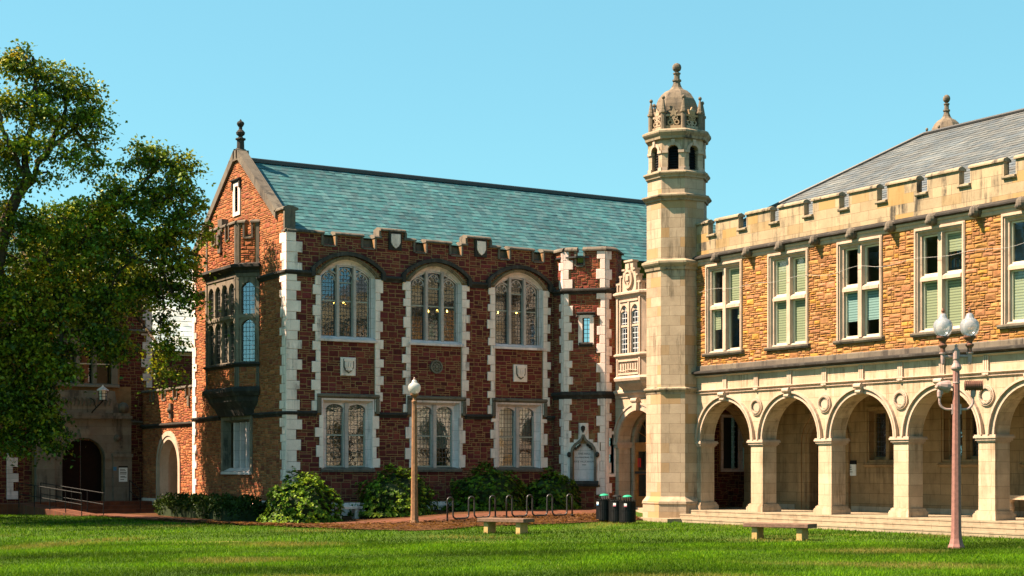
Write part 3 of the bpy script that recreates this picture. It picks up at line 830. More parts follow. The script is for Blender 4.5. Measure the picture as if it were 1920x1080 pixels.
# ================================================================== corner turret
tur = thing('corner_turret', 'sandstone corner turret with notched parapet and memorial tablet beside the porch', 'turret', (35.6, 52.9, 0))
TP = [(34.94, 54.0), (34.94, 53.29), (36.13, 52.10), (36.63, 52.10), (37.6, 53.07)]
TF = [seg_frame(TP[i], TP[i + 1]) for i in range(4)]
tl = TF[1][1]
slot = rect(.76, 1.06, 6.95, 7.92)
tabl = arch_hole(.80, .36, 1.45, 2.75, .42, 12, 'point')
crs_t = [(.52, .80)]
for i, (fr, L) in enumerate(TF):
    if i == 3: o_ = rect(0, L, 8.5, 10.58); hl = []; e_ = []
    elif i == 1:
        o_ = battlement(0, L, 0.1, 10.05, 10.58, crs_t); hl = [slot, rect(.40, 1.22, 1.42, 2.95)]
        e_ = [rect(0, .24, 0, 11), rect(L - .24, L, 0, 11), rect(.58, 1.24, 6.8, 8.05), rect(.16, 1.46, 1.2, 3.0), rect(.45, 1.2, 2.9, 3.35), rect(.62, 1.0, 3.2, 3.75)]
    elif i == 2: o_ = rect(0, L, 0.1, 10.58); hl = [rect(.16, .40, 1.75, 3.3)]; e_ = [rect(0, .16, 0, 11), rect(.0, .5, 1.6, 3.45)]
    else: o_ = rect(0, L, 0.1, 10.58); hl = []; e_ = [rect(L - .14, L, 0, 11)]
    stone_wall('turret_wall', fr, o_, hl, e_, PAL_TURRET, 60 + i, tur, thick=.25, bulge=.02, gap=.0125, edge=.012)
mb = MB()
for zz0, zz1, sd in ((.62, 4.72, 1), (5.0, 8.9, 2), (9.1, 10.56, 3)):
    f1, L1 = TF[1]
    quoins(mb, f1, 0, 1, zz0, zz1, .22, .35, 30 + sd, .05)
    quoins(mb, f1, L1, -1, zz0, zz1, .20, .33, 31 + sd, .05)
    quoins(mb, TF[0][0], TF[0][1], -1, zz0, zz1, .14, .26, 32 + sd, .05)
    quoins(mb, TF[2][0], 0, 1, zz0, zz1, .16, .26, 33 + sd, .05)
mb.build('quoins', M['quoin'], tur, recalc=False)
mb = MB()
for i, (fr, L) in enumerate(TF):
    m0 = T if i else 0; m1 = T if i < 3 else 0
    if i < 3: mb.mould(fr, 0, L, PROF(4.70, 5.00, .15), m0, m1 if i < 2 else 0)
    mb.mould(fr, 0, L, PROF(8.86, 9.10, .16), m0, m1)
mb.build('string_course', M['dark'], tur)
mb = MB()
for i, (fr, L) in enumerate(TF):
    if i == 1: merlon_copings(mb, fr, 0, L, 10.58, 10.05, crs_t, h=.18, back=-.25, p=.09)
    else: mb.mould(fr, 0, L, COPING(10.58, .18, .10, -.25), 0.3, 0.3)
mb.build('parapet_coping', M['half'], tur)
mb = MB(); mb.lathe((36.0, 53.6, 10.3), [(1.2, 0), (1.2, .06)], 8); mb.build('turret_roof', M['metal_dark'], tur)
f1 = TF[1][0]
mb = MB(); mb.band(f1, slot, rect(.60, 1.22, 6.85, 8.05), -.2, .05, True); sw = mb.build('slot_window', M['quoin'], tur)
pane('pane', M['leaded_wide'], f1, slot, -.12, sw)
mb = MB(); mb.mould(f1, .54, 1.28, PROF(8.02, 8.16, .16)); mb.ball(f1(.56, 7.98, .09), .06, 8); mb.ball(f1(1.26, 7.98, .09), .06, 8); mb.build('label_mould', M['dark'], sw)
mb = MB(); mb.mould(f1, .64, 1.18, PROF(6.78, 6.95, .13)); mb.build('sill', M['dark'], sw)
f2 = TF[2][0]
mb = MB(); mb.band(f2, rect(.16, .40, 1.75, 3.3), rect(.02, .485, 1.62, 3.42), -.2, .045, True); sw2 = mb.build('slit_window', M['quoin'], tur)
pane('pane', M['leaded_wide'], f2, rect(.16, .40, 1.75, 3.3), -.15, sw2)
# memorial tablet in an ogee niche
mb = MB()
ogee = [(.38, 1.45), (.38, 2.55), (.42, 2.72), (.52, 2.86), (.64, 2.95), (.74, 3.05), (.81, 3.22), (.88, 3.05), (.98, 2.95), (1.10, 2.86), (1.20, 2.72), (1.24, 2.55), (1.24, 1.45)]
og2 = [(.28, 1.45), (.28, 2.57), (.33, 2.78), (.45, 2.94), (.60, 3.04), (.70, 3.14), (.81, 3.38), (.92, 3.14), (1.02, 3.04), (1.17, 2.94), (1.29, 2.78), (1.34, 2.57), (1.34, 1.45)]
mb.band(f1, ogee, og2, -.05, .12)
nic = mb.build('memorial_niche', M['half'], tur)
mb = MB()
mb.plate(f1, [(.14, 1.30), (1.46, 1.30), (1.46, 2.98), (1.20, 2.98), (1.20, 3.10), (1.02, 3.10), (1.0, 3.75), (.62, 3.75), (.60, 3.10), (.42, 3.10), (.42, 2.98), (.14, 2.98)], [og2[::-1]], -.02, .06)
mb.prism(f1, [(.72, 3.3), (.90, 3.3), (.97, 3.5), (.92, 3.72), (.70, 3.72), (.65, 3.5)], .05, .13)
mb.build('surround', M['quoin'], nic)
mb = MB()
for u in (.24, 1.38): mb.ball(f1(u, 2.5, .12), .085, 8, 1.3)
mb.ball(f1(.81, 3.56, .14), .09, 8); mb.prism(f1, [(.72, 3.5), (.90, 3.5), (.81, 3.36)], .12, .17)
for s in (-1, 1):
    for k in range(3): mb.ball(f1(.81 + s * (.16 + .08 * k), 2.88 - .07 * k, .0), .06, 6)
mb.build('carving', M['dark'], nic)
tb = pane('tablet', M['lime'], f1, ogee, -.10, nic)
mb = MB(); mb.mould(f1, .20, 1.42, [(-.1, 1.24), (.2, 1.24), (.24, 1.34), (.1, 1.46), (-.1, 1.46)]); mb.build('ledge', M['dark'], nic)
def engraved(lines, fr, parent, mat, d):
    for txt, uc, w, size in lines:
        cu = bpy.data.curves.new('inscription', 'FONT'); cu.body = txt; cu.size = size; cu.align_x = 'CENTER'; cu.extrude = .002
        tmp = bpy.data.objects.new('tmp', cu); COL.objects.link(tmp)
        dg = bpy.context.evaluated_depsgraph_get()
        me = bpy.data.meshes.new_from_object(tmp.evaluated_get(dg))
        bpy.data.objects.remove(tmp); bpy.data.curves.remove(cu)
        me.name = 'inscription'
        base = Vector((0, 0, 0)); p = parent
        while p is not None: base += p.location; p = p.parent
        for v in me.vertices:
            v.co = Vector(fr(uc + v.co.x, w + v.co.y, d + v.co.z)) - base
        me.materials.clear(); me.materials.append(mat)
        o = bpy.data.objects.new('inscription', me); COL.objects.link(o); o.parent = parent
engraved([('THIS HALL', .81, 2.50, .11), ('IS A MEMORIAL TO', .81, 2.36, .085), ('GRACE VALLE JANUARY', .81, 2.19, .088), ('AND', .81, 2.07, .075)], f1, nic, M['dark'], -.095)

# ================================================================== porch with oriel
por = thing('entrance_porch', 'cream limestone entrance bay with round arch and small oriel between turret and tower', 'porch', (37, 50.5, 0.3))
mb = MB()
UC = 50.55
mb.plate(FE, rect(48.7, 52.08, .15, 9.3), [arch_hole(UC, 1.30, .30, 2.90, 1.30, 20)], -.55, 0)
mb.build('porch_wall', M['arcade'], por)
mb = MB()
mb.band(FE, arch_pts(UC, 1.30, 2.98, 1.24, 20), arch_pts(UC, 1.52, 2.98, 1.46, 20), -.02, .05)
mb.band(FE, arch_pts(UC, 1.52, 2.98, 1.46, 20), arch_pts(UC, 1.60, 2.98, 1.54, 20), -.02, .09)
mb.build('archivolt', M['trim'], por)
mb = MB()
mb.fbox(FE, 51.80, 52.07, 2.76, 2.88, -.62, .09); mb.fbox(FE, 51.76, 52.07, 2.88, 2.99, -.65, .14)
mb.fbox(FE, 48.8, 49.29, 2.76, 2.99, -.62, .12)
mb.build('capital', M['trim'], por)
mb = MB(); mb.prism(FE, [(UC - .12, 4.2), (UC + .12, 4.2), (UC + .17, 4.62), (UC - .17, 4.62)], -.02, .2); mb.tube([FE(UC - .2, 4.6, .17), FE(UC + .2, 4.6, .17)], .09, 10); mb.build('keystone', M['trim'], por)
mb = MB(); mb.mould(FE, 48.7, 52.05, PROF(4.72, 5.05, .16)); mb.build('string_course', M['trim'], por)
# inner arch, door, fanlight
FD = Frame((37.22, 0, 0), (0, 1, 0), (-1, 0, 0))
mb = MB(); mb.plate(FD, rect(48.8, 52.2, .3, 4.9), [arch_hole(UC, 1.16, .42, 2.96, 1.14, 18)], -.25, 0)
mb.build('inner_arch', M['ashlar'], por)
mb = MB()
for s in (1, -1):
    a, b = sorted((UC + s * .02, UC + s * 1.16))
    mb.plate(FD, rect(a, b, .44, 2.86), [rect(a + .18, b - .14, .85, 1.72), rect(a + .18, b - .14, 1.86, 2.62)], -.16, -.08)
door = mb.build('double_door', M['wood'], por)
for s in (1, -1):
    a, b = sorted((UC + s * .02, UC + s * 1.16))
    pane('door_pane', M['glass'], FD, rect(a + .16, b - .12, .8, 2.65), -.12, door)
mb = MB(); mb.fbox(FD, 50.63, 51.7, 1.74, 1.84, -.08, -.05); mb.tube([FD(50.68, 1.4, -.02), FD(50.68, 1.75, -.02)], .02, 6); mb.tube([FD(51.36, 1.9, -.02), FD(51.36, 2.6, -.02)], .015, 6); mb.build('handle', M['metal_dark'], door)
mb = MB(); mb.fbox(FD, UC - 1.16, UC + 1.16, 2.86, 2.98, -.2, -.06)
mb.band(FD, arch_pts(UC, .38, 2.98, .38, 12), arch_pts(UC, .42, 2.98, .42, 12), -.16, -.12)
for i in range(1, 8):
    a = math.pi * i / 8; c, s_ = math.cos(a), math.sin(a)
    mb.tube([FD(UC + .4 * c, 2.98 + .4 * s_, -.14), FD(UC + 1.14 * c, 2.98 + 1.12 * s_, -.14)], .013, 5)
fan = mb.build('fanlight', M['wood'], por)
pane('pane', M['glass'], FD, [(UC - 1.15, 2.97), (UC + 1.15, 2.97)] + arch_pts(UC, 1.15, 2.97, 1.13, 14)[::-1], -.17, fan)
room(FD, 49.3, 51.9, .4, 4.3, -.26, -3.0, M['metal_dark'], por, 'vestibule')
mb = MB(); mb.box(36.3, 37.3, 48.9, 52.0, .05, .43); mb.box(35.95, 36.3, 48.9, 52.0, .05, .36); mb.build('threshold_step', M['arcade'], por)
mb = MB(); mb.box(36.7, 37.25, 48.75, 52.05, 4.6, 4.7); mb.build('porch_ceiling', M['arcade'], por)
# oriel
OP = [(36.6, 51.78), (36.15, 51.33), (36.15, 49.71), (36.6, 49.26)]
OF = [seg_frame(OP[i], OP[i + 1]) for i in range(3)]
mb = MB()
for i, (fr, L) in enumerate(OF):
    hl = []
    if i == 1: hl = [arch_hole(L / 2 + k * .36, .25, 6.42, 8.05, .25, 10, 'tudor') for k in (-1, 1)]
    mb.plate(fr, rect(0, L, 5.45, 8.6), hl, -.15, 0)
    if i == 1:
        for k in (-1, 1):
            for s in (-1, 1):
                mb.prism(fr, [(L / 2 + k * .36 + s * .2, 8.2), (L / 2 + k * .36 + s * .06, 8.08), (L / 2 + k * .36 + s * .22, 8.02)], -.09, -.03)
        mb.fbox(fr, .03, .12, 5.5, 8.55, 0, .06); mb.fbox(fr, L - .12, L - .03, 5.5, 8.55, 0, .06)
        mb.fbox(fr, .2, L - .2, 8.42, 8.5, 0, .04); mb.fbox(fr, L / 2 - .05, L / 2 + .05, 6.4, 8.4, 0, .05)
    else:
        mb.fbox(fr, .1, L - .1, 6.5, 8.3, 0, .03)
ori = mb.build('oriel', M['trim'], por)
fr, L = OF[1]
for k in (-1, 1):
    pane('pane', M['leaded_pale'], fr, rect(L / 2 + k * .36 - .26, L / 2 + k * .36 + .26, 6.4, 8.35), -.08, ori)
mb = MB()
for k in (-1, 1): mb.fbox(fr, L / 2 + k * .36 - .25, L / 2 + k * .36 + .25, 7.45, 7.53, -.13, -.04)
mb.build('transom', M['trim'], ori)
mb = MB()
for i, (f_, L_) in enumerate(OF):
    mb.mould(f_, 0, L_, PROF(8.55, 8.82, .15, -.12), T, T); mb.mould(f_, 0, L_, PROF(6.2, 6.42, .13, -.12), T, T)
    mb.mould(f_, 0, L_, [(-.1, 5.35), (.1, 5.35), (.13, 5.45), (.02, 5.55), (-.1, 5.55)], T, T)
    mb.mould(f_, 0, L_, [(-.25, 5.12), (-.12, 5.12), (.0, 5.25), (.04, 5.35), (-.25, 5.35)], T, T)
    mb.mould(f_, 0, L_, [(-.42, 4.98), (-.28, 4.98), (-.14, 5.12), (-.42, 5.12)], T, T)
mb.build('oriel_moulding', M['trim'], ori)
mb = MB()
c = L / 2
mb.prism(fr, [(0.02, 8.8), (L - .02, 8.8), (L - .02, 9.1), (L - .22, 9.1), (L - .22, 9.38), (L - .40, 9.38), (L - .40, 9.62), (c + .26, 9.62), (c + .26, 9.95), (c - .26, 9.95), (c - .26, 9.62), (.40, 9.62), (.40, 9.38), (.22, 9.38), (.22, 9.1), (.02, 9.1)], -.2, 0)
for a, b, z in ((.0, .24, 9.1), (.2, .42, 9.38), (.38, c - .24, 9.62), (c - .29, c + .29, 9.95), (c + .24, L - .38, 9.62), (L - .42, L - .2, 9.38), (L - .24, L, 9.1)):
    mb.fbox(fr, a, b, z, z + .07, -.24, .05)
for u in (.1, .3, L - .3, L - .1): mb.fbox(fr, u - .035, u + .035, 8.82, 9.1 if u in (.1, L - .1) else 9.38, 0, .06)
cre = mb.build('oriel_cresting', M['trim'], por)
mb = MB()
mb.band(fr, [(c + .20 * math.cos(i * .314), 9.28 + .27 * math.sin(i * .314)) for i in range(20)], [(c + .29 * math.cos(i * .314), 9.28 + .37 * math.sin(i * .314)) for i in range(20)], 0, .09, True)
mb.prism(fr, shield_poly(c, 9.28, .14, .2), 0, .08); mb.fbox(fr, c - .09, c + .09, 9.22, 9.4, .08, .12)
mb.prism(fr, [(c - .08, 9.68), (c + .08, 9.68), (c + .05, 9.88), (c - .05, 9.88)], 0, .06)
mb.build('wreath', M['trim'], cre)
mb = MB()
mb.band(fr, rect(.16, L - .16, 5.66, 6.1), rect(.08, L - .08, 5.58, 6.18), 0, .06, True)
for k in range(7): mb.fbox(fr, .28 + k * .16, .36 + k * .16, 5.74, 6.02, 0, .045)
mb.tube([fr(.2, 5.76, .05), fr(.5, 5.72, .06), fr(.9, 5.78, .06), fr(1.4, 5.74, .05)], .02, 6)
mb.build('carved_panel', M['trim'], ori)
mb = MB(); mb.box(36.9, 40, 49.0, 56, 8.9, 9.25); mb.build('porch_roof', M['metal_dark'], por)

# ================================================================== octagonal tower
TC = (36.39, 47.80); TA = 1.085
def tower(loc):
    t = thing('octagonal_tower', 'tall octagonal limestone tower with louvred lantern and stone dome at the corner', 'tower', (loc[0], loc[1], 0))
    c = (loc[0], loc[1], 0)
    mb = MB(); mb.lathe(c, [(TA + .12, .0), (TA + .12, .62), (TA + .15, .66), (TA + .14, .74), (TA + .04, .86), (TA, .92)], 8, oct_=True); mb.build('plinth', M['ashlar'], t)
    mb = MB(); mb.lathe(c, [(TA, .92), (TA, 4.72), (TA - .01, 5.0), (TA - .01, 9.3), (TA - .02, 9.6), (TA - .02, 11.9), (TA - .05, 12.1), (TA - .05, 12.72)], 8, oct_=True); mb.build('shaft', M['ashlar'], t)
    for z0, z1, p, mt in ((4.70, 4.95, .12, 'coping'), (9.26, 9.66, .19, 'coping'), (11.80, 12.06, .19, 'coping'), (12.66, 12.90, .14, 'coping'), (14.08, 14.44, .17, 'coping')):
        a = TA - .03
        h = z1 - z0
        mb = MB(); mb.lathe(c, [(a, z0), (a + p * .35, z0), (a + p * .45, z0 + .25 * h), (a + p * .8, z0 + .45 * h), (a + p, z0 + .6 * h), (a + p, z0 + .78 * h), (a + .02, z1)], 8, oct_=True)
        mb.build('cornice', M[mt], t)
    # lantern
    A = 1.0; fw = 2 * A * math.tan(math.pi / 8)
    mb = MB(); ml = MB(); mc = MB()
    for k in range(8):
        an = k * math.pi / 4; n = (math.cos(an), math.sin(an), 0); u = (-math.sin(an), math.cos(an), 0)
        fr = Frame((c[0] + n[0] * A, c[1] + n[1] * A, 0), u, n)
        mb.plate(fr, rect(-fw / 2, fw / 2, 12.85, 14.12), [arch_hole(0, .20, 12.95, 13.63, .21, 12)], -.22, 0)
        mc.band(fr, arch_pts(0, .20, 13.65, .2, 12), arch_pts(0, .31, 13.65, .31, 12), -.02, .045)
        mc.prism(fr, [(-.05, 13.83), (.05, 13.83), (.07, 14.05), (-.07, 14.05)], 0, .08)
        for s in (-1, 1):
            mc.fbox(fr, min(s * .19, s * (fw / 2 - .005)), max(s * .19, s * (fw / 2 - .005)), 13.56, 13.66, -.2, .05)
            mc.fbox(fr, min(s * .21, s * (fw / 2 - .005)), max(s * .21, s * (fw / 2 - .005)), 12.9, 13.04, -.1, .04)
        for j in range(9):
            z = 12.97 + j * .095
            ml.add([fr(-.21, z, -.10), fr(.21, z, -.10), fr(.21, z + .10, -.18), fr(-.21, z + .10, -.18)], [(0, 1, 2, 3)])
    mb.build('lantern', M['ashlar'], t); mc.build('lantern_trim', M['trim'], t); ml.build('louvre', M['black'], t, recalc=False)
    mb = MB(); mb.lathe(c, [(A - .3, 12.9), (A - .3, 14.1)], 8, oct_=True); mb.build('lantern_core', M['black'], t)
    # pierced parapet with pinnacles
    mb = MB(); A = .93; fw = 2 * A * math.tan(math.pi / 8)
    for k in range(8):
        an = k * math.pi / 4; n = (math.cos(an), math.sin(an), 0); u = (-math.sin(an), math.cos(an), 0)
        fr = Frame((c[0] + n[0] * A, c[1] + n[1] * A, 0), u, n)
        mb.fbox(fr, -fw / 2, fw / 2, 14.40, 14.58, -.10, 0); 
        for s in (-1, 1):
            cc = [(s * .12 + .10 * math.cos(i * .5236), 14.70 + .10 * math.sin(i * .5236)) for i in range(12)]
            c2 = [(s * .12 + .055 * math.cos(i * .5236), 14.70 + .055 * math.sin(i * .5236)) for i in range(12)]
            mb.band(fr, c2, cc, -.08, -.01, True)
            c3 = [(s * .09 + .07 * math.cos(i * .5236), 14.87 + .07 * math.sin(i * .5236)) for i in range(12)]
            c4 = [(s * .09 + .035 * math.cos(i * .5236), 14.87 + .035 * math.sin(i * .5236)) for i in range(12)]
            mb.band(fr, c4, c3, -.08, -.01, True)
        mb.fbox(fr, -.03, .03, 14.58, 14.95, -.08, -.01); mb.fbox(fr, -fw / 2, fw / 2, 14.93, 15.0, -.10, -.01)
        if k % 2: mb.prism(fr, [(0, 15.30), (.06, 15.12), (.19, 15.12), (.09, 15.03), (.12, 14.9), (0, 14.98), (-.12, 14.9), (-.09, 15.03), (-.19, 15.12), (-.06, 15.12)], -.07, .0)
        else: mb.prism(fr, [(0, 15.28), (.07, 15.15), (.17, 15.18), (.12, 15.0), (-.12, 15.0), (-.17, 15.18), (-.07, 15.15)], -.07, .0)
    mb.build('pierced_parapet', M['ashlar'], t)
    mb = MB()
    for k in range(8):
        an = (k + .5) * math.pi / 4; r = .93 / math.cos(math.pi / 8) - .02
        p = (c[0] + r * math.cos(an), c[1] + r * math.sin(an), 0)
        mb.lathe(p, [(.105, 14.40), (.105, 15.04), (.14, 15.06), (.14, 15.13), (.10, 15.15), (.10, 15.22), (.045, 15.50), (.03, 15.56), (.06, 15.59), (.07, 15.63), (.05, 15.68), (.01, 15.70)], 8, an)
    mb.build('pinnacle', M['dome'], t)
    mb = MB(); mb.lathe(c, [(.80, 14.42), (.80, 14.95), (.79, 15.2), (.75, 15.45), (.67, 15.68), (.55, 15.87), (.40, 16.01), (.30, 16.06), (.27, 16.07), (.20, 16.15), (.14, 16.28), (.115, 16.40)], 8, oct_=True); mb.build('dome', M['dome'], t)
    mb = MB(); mb.lathe(c, [(.115, 16.38), (.16, 16.41), (.16, 16.46), (.105, 16.48), (.105, 16.66), (.135, 16.68), (.135, 16.72), (.07, 16.74), (.06, 16.78)], 8, oct_=True)
    mb.ball((c[0], c[1], 16.92), .172, 14); mb.build('finial', M['dome'], t)
    return t
tow = tower(TC)
dup(tow, (57.2, 54.1, 0), 'stone dome and ball finial showing behind the ridge of the grey roof', (1, 1, 1.152))
# ================================================================== arcade wing
arc = thing('arcade_wing', 'orange sandstone wing over a limestone round-arched arcade with battlements and grey slate roof', 'building', (38, 36, 0.44))
PK = [46.81 - 3.465 * k for k in range(7)]             # pier centres
AC = [(PK[k] + PK[k + 1]) / 2 for k in range(6)]        # arch centres
PW = 0.315; AR = 3.465 / 2 - PW
Y0, Y1 = PK[6] - PW, 47.13
# arcade wall above the capitals
pts = [(Y0, 5.42), (Y1, 5.42), (Y1, 2.95)]
for k in range(6): pts += [(PK[k] - PW, 2.95)] + arch_pts(AC[k], AR, 2.95, AR, 22)[::-1][1:-1] + [(PK[k + 1] + PW, 2.95)]
pts.append((Y0, 2.95))
mb = MB(); mb.plate(FR, pts, [], -.62, 0); mb.build('arcade_wall', M['arcade'], arc)
for k in range(7):
    a, b = PK[k] - PW, PK[k] + PW
    mb = MB(); mb.fbox(FR, a, b, .44, 2.78, -.62, 0); p = mb.build('pier', M['arcade'], arc)
    mb = MB()
    for w0, w1, e in ((2.74, 2.79, .03), (2.79, 2.86, .07), (2.86, 2.92, .11), (2.92, 2.96, .09)):
        mb.fbox(FR, a - e, b + e, w0, w1, -.62 - e, e)
    mb.build('capital', M['trim'], p)
    mb = MB()
    for w0, w1, e in ((.44, .60, .12), (.60, .64, .10), (.64, .70, .07), (.70, .73, .04)):
        mb.fbox(FR, a - e, b + e, w0, w1, -.62 - e, e)
    mb.build('base', M['arcade'], p)
    # medallion over the pier
    if 0 < k < 6:
        c = PK[k]; z = 4.12
        mb = MB(); mb.band(FR, cir(c, z, .195, 28), cir(c, z, .265, 28), 0, .085, True); mb.band(FR, cir(c, z, .275, 28), cir(c, z, .31, 28), 0, .06, True)
        mb.prism(FR, cir(c, z, .16, 24), 0, .03)
        for i in range(26):
            a_ = i * math.pi / 13; mb.prism(FR, cir(c + .225 * math.cos(a_), z + .225 * math.sin(a_), .02, 6), .07, .10)
        mb.build('medallion', M['trim'], arc)
for k in range(6):
    c = AC[k]
    mb = MB()
    mb.band(FR, arch_pts(c, AR, 2.96, AR, 24), arch_pts(c, AR + .06, 2.96, AR + .06, 24), -.02, .05)
    mb.band(FR, arch_pts(c, AR + .06, 2.96, AR + .06, 24), arch_pts(c, AR + .15, 2.96, AR + .15, 24), -.02, .025)
    mb.band(FR, arch_pts(c, AR + .15, 2.96, AR + .15, 24), arch_pts(c, AR + .215, 2.96, AR + .215, 24), -.02, .12)
    mb.build('archivolt', M['trim'], arc)
    mb = MB()
    zt = 2.96 + AR
    mb.prism(FR, [(c - .10, zt - .01), (c + .10, zt - .01), (c + .16, zt + .30), (c - .16, zt + .30)], -.02, .16)
    mb.tube([FR(c - .16, zt + .24, .17), FR(c + .16, zt + .24, .17)], .085, 12)
    mb.tube([FR(c - .12, zt + .06, .15), FR(c + .12, zt + .06, .15)], .055, 10)
    mb.build('keystone', M['trim'], arc)
# frieze brackets, mouldings, ledge
mb = MB(); mbs = []
xs = [Y1 - .3 - 0 for _ in []]
for k in range(13):
    c = PK[0] - 3.465 / 2 * k
    if c < Y0 + .1 or c > 46.7: continue
    for j in (-1, 0, 1): mb.fbox(FR, c + j * .075 - .028, c + j * .075 + .028, 4.86, 5.30, 0, .055)
    mb.fbox(FR, c - .13, c + .13, 4.80, 4.86, 0, .07)
    if k % 2 == 0:
        mb.ball(FR(c, 4.72, .06), .06, 8); mb.fbox(FR, c - .12, c + .12, 4.72, 4.79, 0, .08)
mb.build('frieze_bracket', M['trim'], arc)
mb = MB()
mb.mould(FR, Y0, 46.9, PROF(4.66, 4.71, .06)); mb.mould(FR, Y0, 46.9, PROF(4.755, 4.82, .09)); mb.mould(FR, Y0, 46.9, PROF(5.28, 5.36, .10))
mb.build('string_course', M['trim'], arc)
mb = MB(); mb.mould(FR, Y0, 46.9, [(-.1, 5.36), (.10, 5.36), (.16, 5.40), (.26, 5.42), (.26, 5.48), (.06, 5.53), (-.1, 5.53)]); mb.build('ledge', M['dark'], arc)
mb = MB(); mb.mould(FR, Y0, 46.9, [(-.1, 5.53), (.05, 5.53), (.05, 5.68), (.0, 5.73), (-.1, 5.73)]); mb.build('base_course', M['half'], arc)
# upper wall
WY = [45.145 - 3.452 * k for k in range(6)]
uo = rect(Y0, 46.9, 5.6, 9.50)
uh = [rect(c - .90, c + .90, 6.14, 9.24) for c in WY]
ue = [rect(c - 1.0, c + 1.0, 6.0, 9.36) for c in WY]
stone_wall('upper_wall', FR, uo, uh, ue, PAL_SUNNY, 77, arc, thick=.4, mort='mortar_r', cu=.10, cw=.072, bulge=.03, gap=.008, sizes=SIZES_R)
M['blind'] = None
def mat_blind(name, c1, c2):
    m, nt, out = nodes(name)
    b = N(nt, 'ShaderNodeTexBrick', {'Vector': coords(nt, 'UV'), 'Color1': c1, 'Color2': c1, 'Mortar': c2, 'Scale': 1.0, 'Mortar Size': 0.022, 'Mortar Smooth': 0.5, 'Brick Width': 30.0, 'Row Height': 0.085})
    finish(nt, out, b.outputs['Color'], 0.7)
    return m
M['blind'] = mat_blind('green_blind', (0.31, 0.30, 0.20), (0.15, 0.15, 0.10))
M['blind_b'] = mat_blind('pale_blind', (0.24, 0.33, 0.35), (0.11, 0.17, 0.18))
blinds = {0: [(0, 0, 7.0, .5, 'blind'), (1, 1, 7.95, .95, 'blind'), (1, 0, 7.3, .4, 'blind')], 1: [(0, 0, 6.2, 1, 'blind'), (1, 0, 6.2, 1, 'blind'), (0, 1, 7.95, .8, 'blind'), (1, 1, 7.95, .85, 'blind')],
          2: [(0, 0, 6.75, 1, 'blind_b'), (1, 0, 6.75, 1, 'blind_b')], 3: [(0, 0, 6.2, 1, 'blind'), (1, 0, 6.2, 1, 'blind'), (1, 1, 8.55, 1, 'blind')],
          4: [(0, 0, 6.2, 1, 'blind'), (1, 0, 6.4, 1, 'blind')], 5: [(0, 0, 6.6, 1, 'blind'), (1, 0, 6.2, 1, 'blind')]}
for i, c in enumerate(WY):
    mb = MB()
    A = rect(c - .90, c + .90, 6.14, 9.24)
    for e0, e1, d1 in ((.0, .05, .03), (.05, .11, .075), (.11, .135, .05)):
        mb.band(FR, rect(c - .90 - e0, c + .90 + e0, 6.14, 9.24 + e0), rect(c - .90 - e1, c + .90 + e1, 6.14 - .0, 9.24 + e1), -.04, d1, True)
    B = rect(c - .86, c + .86, 6.22, 9.19)
    loft(mb, FR, A + A[:1], .02, B + B[:1], -.06)
    mb.band(FR, rect(c - .82, c + .82, 6.22, 9.15), B, -.30, -.06, True)
    win = mb.build('mullioned_window', M['trim'], arc, recalc=False)
    mb = MB(); mb.prism(FR, rect(c - .085, c + .085, 6.2, 9.15), -.30, .01); mb.build('mullion', M['trim'], win)
    mb = MB()
    for s in (-1, 1):
        a, b = sorted((c + s * .087, c + s * .82)); mb.mould(FR, a, b, [(-.34, 7.72), (.0, 7.72), (.0, 7.82), (-.10, 7.90), (-.34, 7.92)])
    mb.build('transom', M['trim'], win)
    mb = MB(); mb.mould(FR, c - 1.12, c + 1.12, [(-.34, 6.02), (.10, 6.02), (.14, 6.08), (.14, 6.13), (-.12, 6.20), (-.34, 6.24)]); mb.build('sill', M['half'], win)
    mb = MB()
    for s in (-1, 1):
        for z0, z1 in ((6.22, 7.73), (7.90, 9.14)):
            a, b = sorted((c + s * .085, c + s * .82))
            mb.band(FR, rect(a + .05, b - .05, z0 + .06, z1 - .05), rect(a, b, z0, z1), -.22, -.15, True)
    mb.build('sash', M['sash_c'], win)
    for s in (-1, 1):
        a, b = sorted((c + s * .085, c + s * .82))
        pane('pane', M['glass'], FR, rect(a + .04, b - .04, 6.24, 7.71), -.18, win); pane('pane', M['glass'], FR, rect(a + .04, b - .04, 7.92, 9.12), -.18, win)
    for sd, up, zlo, frac, mt in blinds[i]:
        s = 1 if sd == 0 else -1            # sd 0 = seen left
        a, b = sorted((c + s * .09, c + s * .79)); zt = 9.12 if up else 7.70
        b2 = b if frac >= 1 else b; a2 = b - (b - a) * frac if s > 0 else a
        b2 = b if s > 0 else a + (b - a) * frac
        pane('blind', M[mt], FR, rect(a2, b2, zlo, zt), -.21, win)
room(FR, Y0 + .2, 46.6, 5.8, 9.45, -.42, -3.0, M['room_r'], arc, 'office_room')
mb = MB()
rd = random.Random(4)
for j in range(3):
    y = 35.2
    while y < 36.0:
        w = rd.uniform(.03, .06); mb.box(38.2, 38.4, y, y + w - .005, 7.9 + j * .4, 7.9 + j * .4 + rd.uniform(.22, .33), rd.choice([(.5, .45, .3), (.1, .2, .3), (.4, .1, .05), (.6, .55, .5), (.5, .3, .05)])); y += w
mb.build('book_row', M['rubble'], arc)
